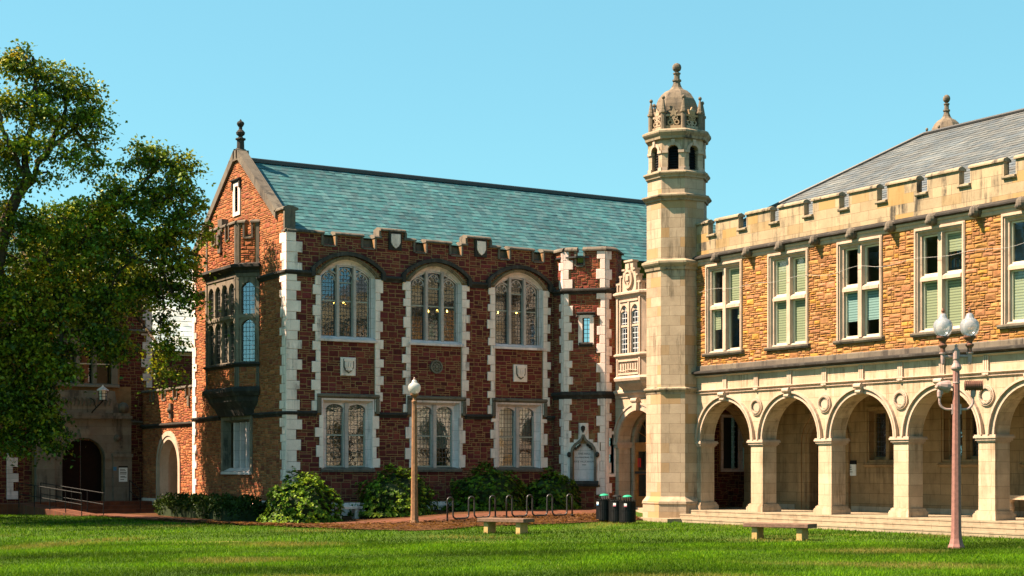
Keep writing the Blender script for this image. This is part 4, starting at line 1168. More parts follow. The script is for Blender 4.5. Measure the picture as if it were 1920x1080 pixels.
# upper string course, carved heads, parapet
mb = MB(); mb.mould(FR, Y0, 46.75, [(-.1, 9.38), (.04, 9.38), (.07, 9.44), (.07, 9.50), (-.1, 9.50)]); mb.mould(FR, Y0, 46.75, [(-.1, 9.50), (.09, 9.50), (.12, 9.54), (.12, 9.58), (-.1, 9.58)]); mb.build('cornice', M['trim'], arc)
mb = MB(); mb.mould(FR, Y0, 46.75, [(-.1, 9.58), (.15, 9.58), (.23, 9.62), (.23, 9.67), (.02, 9.78), (-.1, 9.78)]); mb.build('drip_mould', M['dark'], arc)
for k in range(12):
    c = 45.39 - 1.736 * k
    if c < Y0 + .2: break
    rd = random.Random(k); mb = MB()
    mb.ball(FR(c, 9.56, .18), .17, 10, 1.15); mb.ball(FR(c, 9.46, .34), .085, 8)
    mb.prism(FR, [(c - .12, 9.40), (c + .12, 9.40), (c + .18, 9.70), (c - .18, 9.70)], 0, .12)
    for s in (-1, 1):
        mb.ball(FR(c + s * .13, 9.66, .16), .065, 8); mb.ball(FR(c + s * .06, 9.58, .28), .035, 6)
        mb.tube([FR(c + s * .1, 9.45, .12), FR(c + s * .2, 9.58 + .1 * rd.random(), .10), FR(c + s * .17, 9.72, .08)], [.05, .05, .02], 6)
    mb.build('carved_head', M['half'], arc)
CRR = [(43.90 - 1.7195 * k, 43.90 - 1.7195 * k + .43) for k in range(-1, 11)]
CRR = [(a, b) for a, b in CRR if a > Y0 + .3 and b < 46.75]
mb = MB(); mb.plate(FR, battlement(Y0, 46.9, 9.45, 10.45, 10.90, CRR), [], -.20, .005); mb.build('parapet', M['parapet'], arc)
mb = MB()
x = Y0
for a, b in sorted(CRR) + [(46.9, 46.9)]:
    mb.mould(FR, x - .03, a + .03, COPING(10.90, .14, .07, -.20))
    if b > a:
        mb.mould(FR, a - .02, b + .02, [(-.24, 10.42), (.07, 10.36), (.10, 10.40), (.10, 10.45), (-.10, 10.51), (-.24, 10.51)])
        for q, s in ((a, -1), (b, 1)): mb.fbox(FR, min(q + s * .001, q + s * .06), max(q + s * .001, q + s * .03), 10.46, 10.905, -.21, .012)
    x = b
mb.build('parapet_coping', M['coping'], arc)
# grey slate roof with a hip at the far end
ez, rz = 10.0, 14.0
hipE = (37.0, 49.0, ez); hipR = (43.0, 41.75, rz)
mb = MB()
mb.add([(37.0, Y0 - 4, ez), hipE, hipR, (43.0, Y0 - 4, rz), (49.0, 49.0, ez), (49.0, Y0 - 4, ez)], [(0, 1, 2, 3), (1, 4, 2), (3, 2, 4, 5)])
rr = mb.build('roof', M['metal_dark'], arc, recalc=False)
PAL_GREY = _sc([(0.135, 0.155, 0.165), (0.16, 0.175, 0.18), (0.115, 0.135, 0.145), (0.18, 0.19, 0.185), (0.15, 0.155, 0.15), (0.125, 0.15, 0.17)], .75)
roof_tiles('slates', (37.0, Y0 - 4, ez + .04), (37.0, 49.0, ez + .04), (43.0, Y0 - 4, rz + .04), (43.0, 41.75, rz + .04), 34, .28, PAL_GREY, rr, 6)
mb = MB(); mb.tube([(37.0, 49.0, ez + .06), (43.0, 41.75, rz + .08), (43.0, Y0 - 4, rz + .08)], .08, 8); mb.build('ridge_cap', M['metal_dark'], rr)
# far walls closing the wing
mb = MB(); mb.box(48.6, 49.0, Y0, 49.0, 0, 10.0); mb.box(36.9, 49.0, Y0 - .02, Y0 + .3, 0.44, 9.9); mb.build('rear_wall', M['mortar'], arc)
# arcade interior
FB = Frame((39.9, 0, 0), (0, 1, 0), (-1, 0, 0))
dy = 43.62
bw_holes = [arch_hole(dy, .78, .44, 2.85, .78, 16)] + [rect(c - .86, c + .86, 2.25, 3.95) for c in (40.45, 36.98, 33.52, 30.05)]
mb = MB(); mb.plate(FB, rect(Y0, 47.4, .3, 5.0), bw_holes, -.5, 0); mb.build('arcade_back_wall', M['inner'], arc)
mb = MB(); mb.fbox(FB, Y0, 42.2, .44, .62, 0, .03); mb.fbox(FB, 45.2, 47.3, .44, .62, 0, .03); mb.build('skirting', M['arcade'], arc)
mb = MB()
for r0, r1, d in ((.80, .95, .02), (.95, 1.15, .05), (1.15, 1.35, .10)):
    mb.band(FB, [(dy - r0, .44)] + arch_pts(dy, r0, 2.85, r0, 18) + [(dy + r0, .44)], [(dy - r1, .44)] + arch_pts(dy, r1, 2.85, r1, 18) + [(dy + r1, .44)], -.02, d)
mb.build('doorway_arch', M['inner'], arc)
mb = MB(); mb.fbox(FB, dy - .78, dy + .78, .44, 2.85, -.42, -.36); mb.plate(FB, [(dy - .78, 2.86), (dy + .78, 2.86)] + arch_pts(dy, .78, 2.86, .77, 12)[::-1][1:-1], [], -.40, -.36); mb.build('oak_door', M['wood_dark'], arc)
for c in (40.45, 36.98, 33.52, 30.05):
    mb = MB()
    for e0, e1, d in ((0, .08, .03), (.08, .16, .07)):
        mb.band(FB, rect(c - .86 - e0, c + .86 + e0, 2.25 - e0, 3.95 + e0), rect(c - .86 - e1, c + .86 + e1, 2.25 - e1, 3.95 + e1), -.02, d, True)
    mb.fbox(FB, c - .08, c + .08, 2.25, 3.95, -.3, .0)
    for s in (-1, 1):
        a, b = sorted((c + s * .08, c + s * .86)); mb.band(FB, rect(a + .07, b - .07, 2.36, 3.88), rect(a, b, 2.25, 3.95), -.3, -.2, True)
    w = mb.build('arcade_window', M['inner'], arc)
    pane('pane', M['leaded_wide'], FB, rect(c - .86, c + .86, 2.25, 3.95), -.26, w)
    mb = MB(); mb.mould(FB, c - 1.1, c + 1.1, [(-.2, 2.0), (.06, 2.0), (.12, 2.09), (-.1, 2.16), (-.2, 2.16)]); mb.build('sill', M['inner'], w)
room(FB, Y0 + .3, 44.6, .5, 4.5, -.52, -2.5, M['room_r'], arc, 'ground_room')
mb = MB(); mb.box(37.12, 40.4, Y0, 49.2, 5.0, 5.1); mb.build('arcade_ceiling', M['inner'], arc)
FX = Frame((0, 47.25, 0), (1, 0, 0), (0, -1, 0))
mb = MB(); mb.plate(FX, rect(37.12, 39.9, .42, 5.0), [arch_hole(38.45, 1.08, .44, 2.93, 1.3, 20, 'tudor')], -.45, 0); mb.build('cross_arch', M['inner'], arc)
mb = MB(); mb.band(FX, arch_pts(38.45, 1.08, 2.95, 1.3, 20, 'tudor'), arch_pts(38.45, 1.26, 2.95, 1.46, 20, 'tudor'), -.02, .06)
mb.fbox(FX, 39.5, 39.88, 2.75, 2.95, -.5, .10); mb.fbox(FX, 37.14, 37.4, 2.75, 2.95, -.5, .10); mb.fbox(FX, 39.5, 39.88, .44, .66, -.5, .08)
mb.build('cross_arch_mould', M['inner'], arc)
def mat_thin(name, c):
    m, nt, out = nodes(name)
    d = N(nt, 'ShaderNodeBsdfDiffuse', {'Color': c}); t_ = N(nt, 'ShaderNodeBsdfTranslucent', {'Color': c})
    nt.links.new(N(nt, 'ShaderNodeMixShader', {0: .75, 1: d.outputs[0], 2: t_.outputs[0]}).outputs[0], out.inputs[0]); return m
M['thin_blind'] = mat_thin('thin_cream_blind', (.85, .72, .5))
FY = Frame((0, 49.2, 0), (1, 0, 0), (0, -1, 0))
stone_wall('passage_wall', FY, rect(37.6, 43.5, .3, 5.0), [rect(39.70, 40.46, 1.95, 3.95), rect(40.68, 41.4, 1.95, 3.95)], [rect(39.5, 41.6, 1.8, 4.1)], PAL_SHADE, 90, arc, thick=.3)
mb = MB()
for a, b in ((39.70, 40.46), (40.68, 41.4)): mb.band(FY, rect(a, b, 1.95, 3.95), rect(a - .1, b + .1, 1.82, 4.06), -.2, .05, True)
pw = mb.build('passage_window', M['lime'], arc)
for a, b in ((39.70, 40.46), (40.68, 41.4)):
    pane('pane', M['leaded_pale'], FY, rect(a, b, 1.95, 3.95), -.12, pw)
    pane('blind', M['thin_blind'], FY, rect(a, b, 1.95, 3.95), -.2, pw)
# cable strung across the windows
mb = MB(); pp = [(46.5, 8.45)]
for i in range(60):
    y = 46.5 - i * .36; ph = ((y - 45.1) / 3.452) % 1.0
    pp.append((y, 8.45 + .05 * math.sin(i * .9) - .06 * math.sin(ph * math.pi)))
mb.tube([FR(y, z, .09) for y, z in pp], .0055, 5)
M['cable'] = mat_plain('grey_cable', (.40, .37, .34), .5)
mb.build('cable', M['cable'], arc)
# steps and platform
M['paving'] = mat_ashlar('worn_paving', (0.66, 0.54, 0.38), (0.58, 0.47, 0.33), (0.36, 0.28, 0.19), 1.6, 0.9, 0.012, 0.45, (0.28, 0.2, 0.13), 0.8)
mb = MB()
mb.box(36.06, 43, Y0 - 2, 48.9, -.1, .39); mb.box(35.74, 36.06, Y0 - 2, 46.75, -.1, .245); mb.box(35.38, 35.74, Y0 - 2, 47.0, -.1, .10)
mb.box(36.045, 43.0, Y0 - 2.02, 48.88, .393, .438); mb.box(35.725, 36.055, Y0 - 2.02, 46.78, .248, .295); mb.box(35.365, 35.735, Y0 - 2.02, 47.03, .103, .15)
st = mb.build('stone_steps', M['paving'], None); st['kind'] = 'structure'
mb = MB(); mb.box(34.75, 37.3, 46.2, 49.6, -.1, .142); st2 = mb.build('stone_paving', M['paving'], None); st2['kind'] = 'structure'

# ================================================================== gateway wall on the left
gat = thing('gateway_wall', 'low battlemented sandstone wall with a moulded limestone archway beside the gable', 'wall', (23.5, 67, 0.5))
FW = Frame((23.45, 0, 0), (0, 1, 0), (-1, 0, 0))
crg = [(64.35, 64.75), (65.9, 66.3), (67.35, 67.75), (68.9, 69.3)]
gh = arch_hole(66.95, 1.15, .3, 2.05, 1.15, 16)
stone_wall('gateway_stonework', FW, battlement(63.6, 70.5, .2, 5.0, 5.35, crg), [gh], [arch_hole(66.95, 1.5, .3, 2.05, 1.5, 16)], PAL_GABLE_LIT, 101, gat, thick=.9)
mb = MB()
for r0, r1, d0, d1 in ((1.15, 1.32, -.02, .03), (1.32, 1.52, -.02, .07)):
    mb.band(FW, [(66.95 - r0, .5)] + arch_pts(66.95, r0, 2.05, r0, 18) + [(66.95 + r0, .5)], [(66.95 - r1, .5)] + arch_pts(66.95, r1, 2.05, r1, 18) + [(66.95 + r1, .5)], d0, d1)
A = [(66.95 - 1.16, .5)] + arch_pts(66.95, 1.16, 2.05, 1.16, 18) + [(66.95 + 1.16, .5)]
B = [(66.95 - .95, .5)] + arch_pts(66.95, .95, 2.05, .95, 18) + [(66.95 + .95, .5)]
loft(mb, FW, A, .02, B, -.3); mb.band(FW, B, A, -.9, -.3)
mb.build('gateway_arch', M['trim'], gat, recalc=False)
mb = MB(); mb.mould(FW, 63.7, 70.5, PROF(3.72, 3.92, .14)); mb.build('string_course', M['dark'], gat)
mb = MB(); merlon_copings(mb, FW, 63.6, 70.5, 5.35, 5.0, crg, h=.14, back=-.9, p=.08); mb.build('parapet_coping', M['half'], gat)
mb = MB(); mb.fbox(FW, 66.4, 66.62, 4.1, 4.75, 0, .14); mb.ball(FW(66.5, 4.45, .14), .12, 8); mb.fbox(FW, 64.3, 64.5, 4.55, 5.0, 0, .09); mb.build('carved_corbel', M['half'], gat)
room(FW, 65.4, 68.4, .25, 3.6, -.9, -5, M['wood_dark'], gat, 'passage')  # near-black walls put the roofed passage's shade into the colour
mb = MB(); mb.fbox(FW, 63.7, 65.3, .2, .62, 0, .08); mb.fbox(FW, 68.6, 70.4, .2, .62, 0, .08); mb.build('plinth', M['quoin'], gat)

# ================================================================== shadowed building behind the trees
edu = thing('entrance_building', 'shaded red sandstone building with limestone doorway, half hidden behind the left trees', 'building', (18, 71, 0.5))
FF = Frame((0, 70.5, 0), (1, 0, 0), (0, -1, 0))
fo = rect(9.5, 23.88, 0, 10.2)
fh = [rect(19.75, 22.0, 5.72, 7.45), arch_hole(20.70, .95, .5, 2.35, .95, 14), rect(14.2, 16.0, 5.7, 7.4), rect(14.2, 16.0, 1.8, 3.6)]
fe = [rect(18.5, 22.95, 0, 5.6), rect(19.4, 22.4, 5.4, 7.9), rect(23.5, 23.88, 0, 10.2), rect(14.0, 16.2, 5.5, 7.6), rect(14, 16.2, 1.6, 3.8)]
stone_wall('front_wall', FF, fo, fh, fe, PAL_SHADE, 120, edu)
mb = MB(); quoins(mb, FF, 23.88, -1, 5.6, 10.1, .28, .46, 4); quoins(mb, FF, 17.4, 1, .6, 4.4, .26, .46, 5); mb.build('quoins', M['lime'], edu, recalc=False)
mb = MB(); mb.mould(FF, 9.5, 24.0, PROF(8.0, 8.22, .16)); mb.mould(FF, 9.5, 18.5, PROF(3.9, 4.1, .14)); mb.mould(FF, 22.9, 23.5, PROF(3.9, 4.1, .14)); mb.build('string_course', M['half'], edu)
mb = MB()
mb.plate(FF, rect(18.6, 22.85, .45, 4.15), [arch_hole(20.70, .95, .5, 2.35, .95, 14)], -.02, .25)
for a, b in ((18.6, 19.4), (22.0, 22.85)): mb.fbox(FF, a, b, .5, 2.45, .25, .34); mb.fbox(FF, a - .04, b + .04, 2.45, 2.6, .25, .40)
mb.fbox(FF, 18.6, 22.85, 4.15, 4.3, 0, .42); mb.fbox(FF, 18.7, 22.75, 4.3, 4.42, 0, .35)
mb.plate(FF, [(18.9, 4.42), (22.5, 4.42), (22.5, 4.55), (22.2, 4.9), (22.1, 5.4), (19.3, 5.4), (19.2, 4.9), (18.9, 4.55)], [], 0, .22)
mb.band(FF, arch_pts(20.7, .95, 2.35, .95, 16), arch_pts(20.7, 1.15, 2.35, 1.15, 16), .2, .32)
mb.prism(FF, [(20.55, 3.28), (20.85, 3.28), (20.95, 3.7), (20.45, 3.7)], .2, .42)
ep = mb.build('portal', M['bay'], edu)  # shade on the doorway is put into this darker stone
mb = MB()
rd = random.Random(2)
for k in range(15):
    c = 19.4 + k * .175; mb.tube([FF(c, 4.72, .23), FF(c + .08, 4.9 + .06 * (k % 3), .25), FF(c - .02, 5.08, .23)], [.03, .045, .02], 6)
for c in (19.2, 22.2): mb.ball(FF(c, 3.3, .25), .16, 8)
mb.ball(FF(22.5, 4.65, .2), .26, 8); mb.ball(FF(18.9, 4.65, .2), .26, 8)
mb.build('carving', M['half'], ep)
mb = MB(); mb.fbox(FF, 19.7, 20.68, .5, 3.2, -.35, -.28); mb.fbox(FF, 20.72, 21.7, .5, 3.2, -.35, -.28); mb.build('entrance_door', M['wood_dark'], edu)
def tri_window(u0, u1, w0, w1, n):
    mb = MB(); mb.band(FF, rect(u0, u1, w0, w1), rect(u0 - .28, u1 + .28, w0 - .12, w1 + .3), -.1, .08, True)
    mb.prism(FF, [(u0 - .4, w1 + .3), (u1 + .4, w1 + .3), ((u0 + u1) / 2, w1 + .75)], 0, .16) if n == 3 else None
    w = mb.build('stone_window', M['bay'], edu)  # darker stone colour includes the shade, as on the portal
    m2 = MB()
    for k in range(1, n): u = u0 + (u1 - u0) * k / n; m2.fbox(FF, u - .09, u + .09, w0, w1, -.25, .05)
    m2.build('mullion', M['bay'], w)
    m3 = MB(); m3.fbox(FF, u0, u1, w0 + (w1 - w0) * .5, w0 + (w1 - w0) * .5 + .05, -.24, -.18); m3.build('sash', M['sash_c'], w)
    pane('pane', M['glass'], FF, rect(u0, u1, w0, w1), -.22, w)
    m4 = MB(); m4.mould(FF, u0 - .35, u1 + .35, [(-.2, w0 - .15), (.16, w0 - .15), (.16, w0 - .06), (-.2, w0 + .03)]); m4.build('sill', M['bay'], w)
tri_window(19.75, 22.0, 5.72, 7.45, 3); tri_window(14.2, 16.0, 5.7, 7.4, 2); tri_window(14.2, 16.0, 1.8, 3.6, 2)
room(FF, 10, 23.6, 5, 8.5, -.45, -4, M['room_r'], edu, 'dark_room')
mb = MB(); mb.box(23.5, 23.88, 70.9, 79, 0, 10.2); mb.box(9.5, 9.9, 70.9, 79, 0, 10.2); mb.build('side_wall', M['mortar'], edu)
mb = MB(); mb.add([(9.3, 70.2, 10.15), (24.05, 70.2, 10.15), (24.05, 75, 13.6), (9.3, 75, 13.6), (24.05, 79.8, 10.15), (9.3, 79.8, 10.15)], [(0, 1, 2, 3), (3, 2, 4, 5), (1, 4, 2), (0, 3, 5)]); er = mb.build('roof', M['metal_dark'], edu, recalc=False)
roof_tiles('slates', (9.3, 70.2, 10.2), (24.05, 70.2, 10.2), (9.3, 75, 13.65), (24.05, 75, 13.65), 16, .4, PAL_SL, er, 9)
# pale roofed range beyond the gateway
bk = thing('rear_range', 'pale slate roofed range of brick seen between the gateway and the gable', 'building', (29, 82, 0))
FK = Frame((0, 80, 0), (1, 0, 0), (0, -1, 0))
stone_wall('rear_front_wall', FK, rect(22, 36, 0, 8.0), [], [], PAL_FRONT_SHADE, 130, bk, cu=.13, cw=.11)
PAL_PALE = [(0.42, 0.47, 0.46), (0.50, 0.54, 0.50), (0.38, 0.46, 0.47), (0.55, 0.56, 0.50)]
mb = MB(); mb.add([(22, 79.7, 7.95), (36, 79.7, 7.95), (36, 86, 13.2), (22, 86, 13.2), (36, 92, 8), (22, 92, 8)], [(0, 1, 2, 3), (3, 2, 4, 5), (1, 4, 2), (0, 3, 5)]); kr = mb.build('roof', M['metal_dark'], bk, recalc=False)
roof_tiles('slates', (22, 79.7, 8.0), (36, 79.7, 8.0), (22, 86, 13.25), (36, 86, 13.25), 18, .5, PAL_PALE, kr, 12)
mb = MB(); mb.mould(FK, 22, 36, PROF(7.8, 8.0, .2)); mb.build('eaves_gutter', M['quoin'], bk)
mb = MB(); fg2 = Frame((24.9, 0, 0), (0, 1, 0), (-1, 0, 0)); mb.prism(fg2, [(79.2, 8.1), (86, 13.9), (86, 14.3), (79.2, 8.5)], -.3, .3); mb.build('gable_coping', M['quoin'], bk)
# ================================================================== ground
CAMZ = 2.0; HEAD = R(31.4)
SN, CS = math.sin(HEAD), math.cos(HEAD)
def sst(t):
    t = np.clip(t, 0, 1); return t * t * (3 - 2 * t)
def terr(X, Y):
    return sst((np.asarray(Y, float) - 46.8) / 4) * sst((np.asarray(X, float) - 22) / 9) * .36
def hz(x, y): return float(terr(x, y))
def axis(a, b, step, far):
    return np.concatenate([np.linspace(-far, a, 8)[:-1], np.arange(a, b, step), np.linspace(b, far, 8)])
gx = axis(-20, 70, .6, 900); gy = axis(0, 95, .6, 900)
GX, GY = np.meshgrid(gx, gy, indexing='ij')
Vg = np.stack([GX.ravel(), GY.ravel(), terr(GX, GY).ravel() + .012 * np.sin(GX * .9 + 1.3 * np.sin(GY * .37)).ravel() * ((GX > 0) & (GX < 33) & (GY < 46)).ravel()], 1)
nx_, ny_ = GX.shape
I, J = np.meshgrid(np.arange(nx_ - 1), np.arange(ny_ - 1), indexing='ij')
k0 = (I * ny_ + J).ravel()
Fg = np.stack([k0, k0 + ny_, k0 + ny_ + 1, k0 + 1], 1)
def mat_lawn():
    m, nt, out = nodes('lawn_turf'); co = coords(nt)
    a = noise(nt, 0.35, 5, 0.65, co); b = noise(nt, 6, 5, 0.7, co); c = noise(nt, 0.16, 4, 0.6, mapped(nt, co, (1, 2.2, 1)))
    col = mix(nt, ramp(nt, b, .3, .7), (0.025, 0.055, 0.006), (0.055, 0.10, 0.010))
    col = mix(nt, ramp(nt, a, .55, .75), col, (0.10, 0.14, 0.02))
    col = mix(nt, ramp(nt, c, .60, .74), col, (0.21, 0.16, 0.045))
    finish(nt, out, col, 0.95, b, 0.8, 0.05, 0.1)
    return m
M['lawn'] = mat_lawn()
lawn = np_mesh('lawn', Vg, Fg, M['lawn']); lawn['kind'] = 'structure'

def resample(P, n):
    P = np.array(P, float); d = np.concatenate([[0], np.cumsum(np.hypot(*np.diff(P, axis=0).T))]); t = np.linspace(0, d[-1], n)
    return np.stack([np.interp(t, d, P[:, 0]), np.interp(t, d, P[:, 1])], 1)
def ribbon(name, A, B, off, mat, n=140, m=10, lift=0.0):
    A = resample(A, n); B = resample(B, n); V = []
    for j in range(m + 1):
        t = j / m; P = A * (1 - t) + B * t
        z = terr(P[:, 0], P[:, 1]) + off + lift * math.sin(math.pi * t)
        V.append(np.stack([P[:, 0], P[:, 1], z], 1))
    V = np.concatenate(V); I, J = np.meshgrid(np.arange(m), np.arange(n - 1), indexing='ij'); k = (I * n + J).ravel()
    o = np_mesh(name, V, np.stack([k, k + 1, k + n + 1, k + n], 1), mat); o['kind'] = 'structure'
    return o
LB = [(19.15, 66.5), (19.5, 60), (19.65, 55), (20.9, 50.6), (21.9, 47.2), (22.6, 45.2), (23.2, 43.9), (24.4, 44.2), (26.9, 46.2), (29.5, 46.6), (32.6, 47.4), (34.8, 47.7)]
PLo = [(19.2, 66.5), (19.55, 60), (19.7, 55), (21.2, 51), (23.2, 49.2), (25.5, 48.75), (28, 48.8), (31, 49.0), (33.4, 49.1), (35.0, 49.3)]
PUp = [(21, 66.5), (21.2, 60), (21.3, 55.5), (22.3, 52), (24.2, 50.5), (26.5, 50.1), (29, 50.1), (32, 50.3), (34, 50.5), (35.8, 50.7)]
WLn = [(23.5, 66.5), (23.5, 60), (23.4, 56), (23.4, 54.2), (24.5, 54.1), (27, 54.1), (30, 54.1), (33, 54.1), (35, 53.7), (36.7, 51.5)]
def mat_mulch():
    m, nt, out = nodes('bark_mulch'); co = coords(nt)
    a = noise(nt, 14, 6, 0.75, co); b = noise(nt, 60, 3, 0.7, co)
    col = mix(nt, ramp(nt, a, .35, .7), (0.045, 0.019, 0.008), (0.12, 0.056, 0.022)); col = mix(nt, ramp(nt, b, .62, .75), col, (0.20, 0.11, 0.05))
    finish(nt, out, col, 0.95, a, 1.0, 0.05, 0.1); return m
M['mulch'] = mat_mulch()
def mat_brickpath():
    m, nt, out = nodes('red_brick_paving'); co = coords(nt)
    b = N(nt, 'ShaderNodeTexBrick', {'Vector': co, 'Color1': (0.17, 0.055, 0.024), 'Color2': (0.11, 0.034, 0.017), 'Mortar': (0.09, 0.052, 0.032), 'Scale': 1.0, 'Mortar Size': .01, 'Brick Width': .22, 'Row Height': .11})
    n = noise(nt, 1.5, 5, .7, co)
    finish(nt, out, mix(nt, 1.0, b.outputs['Color'], ramp(nt, n, .3, .75, (.6, .6, .6), (1.15, 1.1, 1.05)), 'MULTIPLY'), .85, b.outputs['Fac'], .3, .01); return m
M['brick'] = mat_brickpath()
ribbon('mulch_bed', LB, PLo, .035, M['mulch'], lift=.05)
ribbon('brick_path', PLo, PUp, .045, M['brick'])
ribbon('planting_soil', PUp, WLn, .035, M['mulch'])
mb = MB()
pp = resample(PLo, 90)
for i in range(30, 89):
    a, b = pp[i], pp[i + 1]; d = (b - a) / np.hypot(*(b - a)); nn = np.array([d[1], -d[0]])
    q = [a + nn * .0, b - d * .02, b - d * .02 + nn * .11, a + nn * .11]; z = hz(*a) + rng.uniform(.05, .075)
    mb.hexa([(p[0], p[1], z - .12) for p in q] + [(p[0], p[1], z) for p in q])
ed = mb.build('brick_edging', M['brick'], None); ed['kind'] = 'structure'
# forecourt of the shadowed building
mb = MB()
mb.box(18.2, 23.4, 68.9, 70.45, -.1, .50); mb.box(18.2, 23.4, 68.45, 68.9, -.1, .34); mb.box(18.2, 23.4, 68.0, 68.45, -.1, .18)
fs = mb.build('forecourt_steps', M['brick'], None); fs['kind'] = 'structure'
mb = MB(); mb.hexa([(17.3, 68.0, -.1), (18.18, 68.0, -.1), (19.9, 64.6, -.1), (18.9, 64.6, -.1), (17.3, 68.0, .45), (18.18, 68.0, .45), (19.9, 64.6, .03), (18.9, 64.6, .03)])
mb.box(14.5, 18.18, 68.0, 70.4, -.1, .46); mb.box(18.9, 23.4, 66.2, 68.0, -.1, .035)
fr_ = mb.build('brick_ramp', M['brick'], None); fr_['kind'] = 'structure'

# ---- grass blades
def pip(poly, X, Y): return inside(poly, X, Y)
LAWN = LB + [(35.30, 47.0), (35.30, 5), (-40, 5), (-40, 67.8), (19.0, 67.8)]
def blades(n, z0, z1, hgt, wid, seed):
    g = np.random.default_rng(seed)
    Z = z0 * (z1 / z0) ** g.random(n) if False else g.uniform(z0, z1, n)
    r = (g.random(n) * 2 - 1) * .43 * Z
    X = SN * Z + CS * r; Y = CS * Z - SN * r
    k = pip(LAWN, X, Y); X, Y, Z = X[k], Y[k], Z[k]; n = len(X)
    pat = np.sin(X * .55 + 2 * np.sin(Y * .21)) * np.cos(Y * .62 + 1.7 * np.sin(X * .3)); pat2 = np.sin(X * 1.9 + Y * .7) * np.sin(Y * 2.3 - X * .4)
    h = hgt * (g.uniform(.5, 1.25, n)) * (1 + .25 * pat2); a = g.uniform(0, 2 * math.pi, n); w = wid * g.uniform(.7, 1.3, n)
    lean = g.normal(0, .45, (n, 2)) * h[:, None]
    zb = terr(X, Y)
    V = np.empty((n, 3, 3))
    V[:, 0] = np.stack([X - np.cos(a) * w, Y - np.sin(a) * w, zb], 1); V[:, 1] = np.stack([X + np.cos(a) * w, Y + np.sin(a) * w, zb], 1)
    V[:, 2] = np.stack([X + lean[:, 0], Y + lean[:, 1], zb + h], 1)
    base = np.array([[.055, .14, .003], [.09, .20, .004], [.125, .225, .006], [.03, .08, .002]])[g.integers(0, 4, n)]
    dry = np.clip((pat - .50) * 1.9, 0, 1)[:, None] * (g.random(n) < .75)[:, None]
    dk = np.clip(np.sin(X * .31 + 1.1 * np.sin(Y * .8) + 2) * np.sin(Y * .95 + .6 * np.sin(X * .5)), -1, 1)[:, None]
    base = base * (1 + .20 * pat2[:, None]) * (1 + .55 * dk) * .88 * (1 - dry) + np.array([.26, .22, .06]) * dry
    c = np.repeat(base[:, None, :], 3, 1); c[:, :2] *= .75
    return V.reshape(-1, 3), c.reshape(-1, 3)
Va, Ca = blades(300000, 27.5, 42, .062, .008, 1); Vb, Cb = blades(170000, 40, 72, .07, .012, 2)
V = np.concatenate([Va, Vb]); C = np.concatenate([Ca, Cb])
gr = np_mesh('grass', V, np.arange(len(V)).reshape(-1, 3), M['grassblade'], None, C)
gr['kind'] = 'stuff'; gr['label'] = 'short mown grass of the court lawn'; gr['category'] = 'grass'
# mulch chips
g = np.random.default_rng(5); n = 5000
A = resample(LB, 200); B = resample(PLo, 200); i = g.integers(60, 199, n); t = g.random(n)[:, None]
P = A[i] * (1 - t) + B[i] * t + g.normal(0, .08, (n, 2)); a = g.uniform(0, 6.28, n); L = g.uniform(.03, .09, n); w = g.uniform(.01, .025, n)
z = terr(P[:, 0], P[:, 1]) + .075 + g.uniform(0, .04, n) * 1.0
d = np.stack([np.cos(a), np.sin(a)], 1); e = np.stack([-d[:, 1], d[:, 0]], 1)
V = np.empty((n, 4, 3))
for q, (s1, s2) in enumerate(((-1, -1), (1, -1), (1, 1), (-1, 1))):
    V[:, q, :2] = P + d * (L * s1)[:, None] + e * (w * s2)[:, None]; V[:, q, 2] = z + g.uniform(-.02, .02, n)
cc = np.array([[.10, .048, .019], [.06, .026, .012], [.17, .085, .033]])[g.integers(0, 3, n)]
mc = np_mesh('bark_chips', V.reshape(-1, 3), np.arange(n * 4).reshape(-1, 4), M['grassblade'], None, np.repeat(cc, 4, 0)); mc['kind'] = 'stuff'; mc['label'] = 'loose brown bark chips on the mulch bed'; mc['category'] = 'mulch'

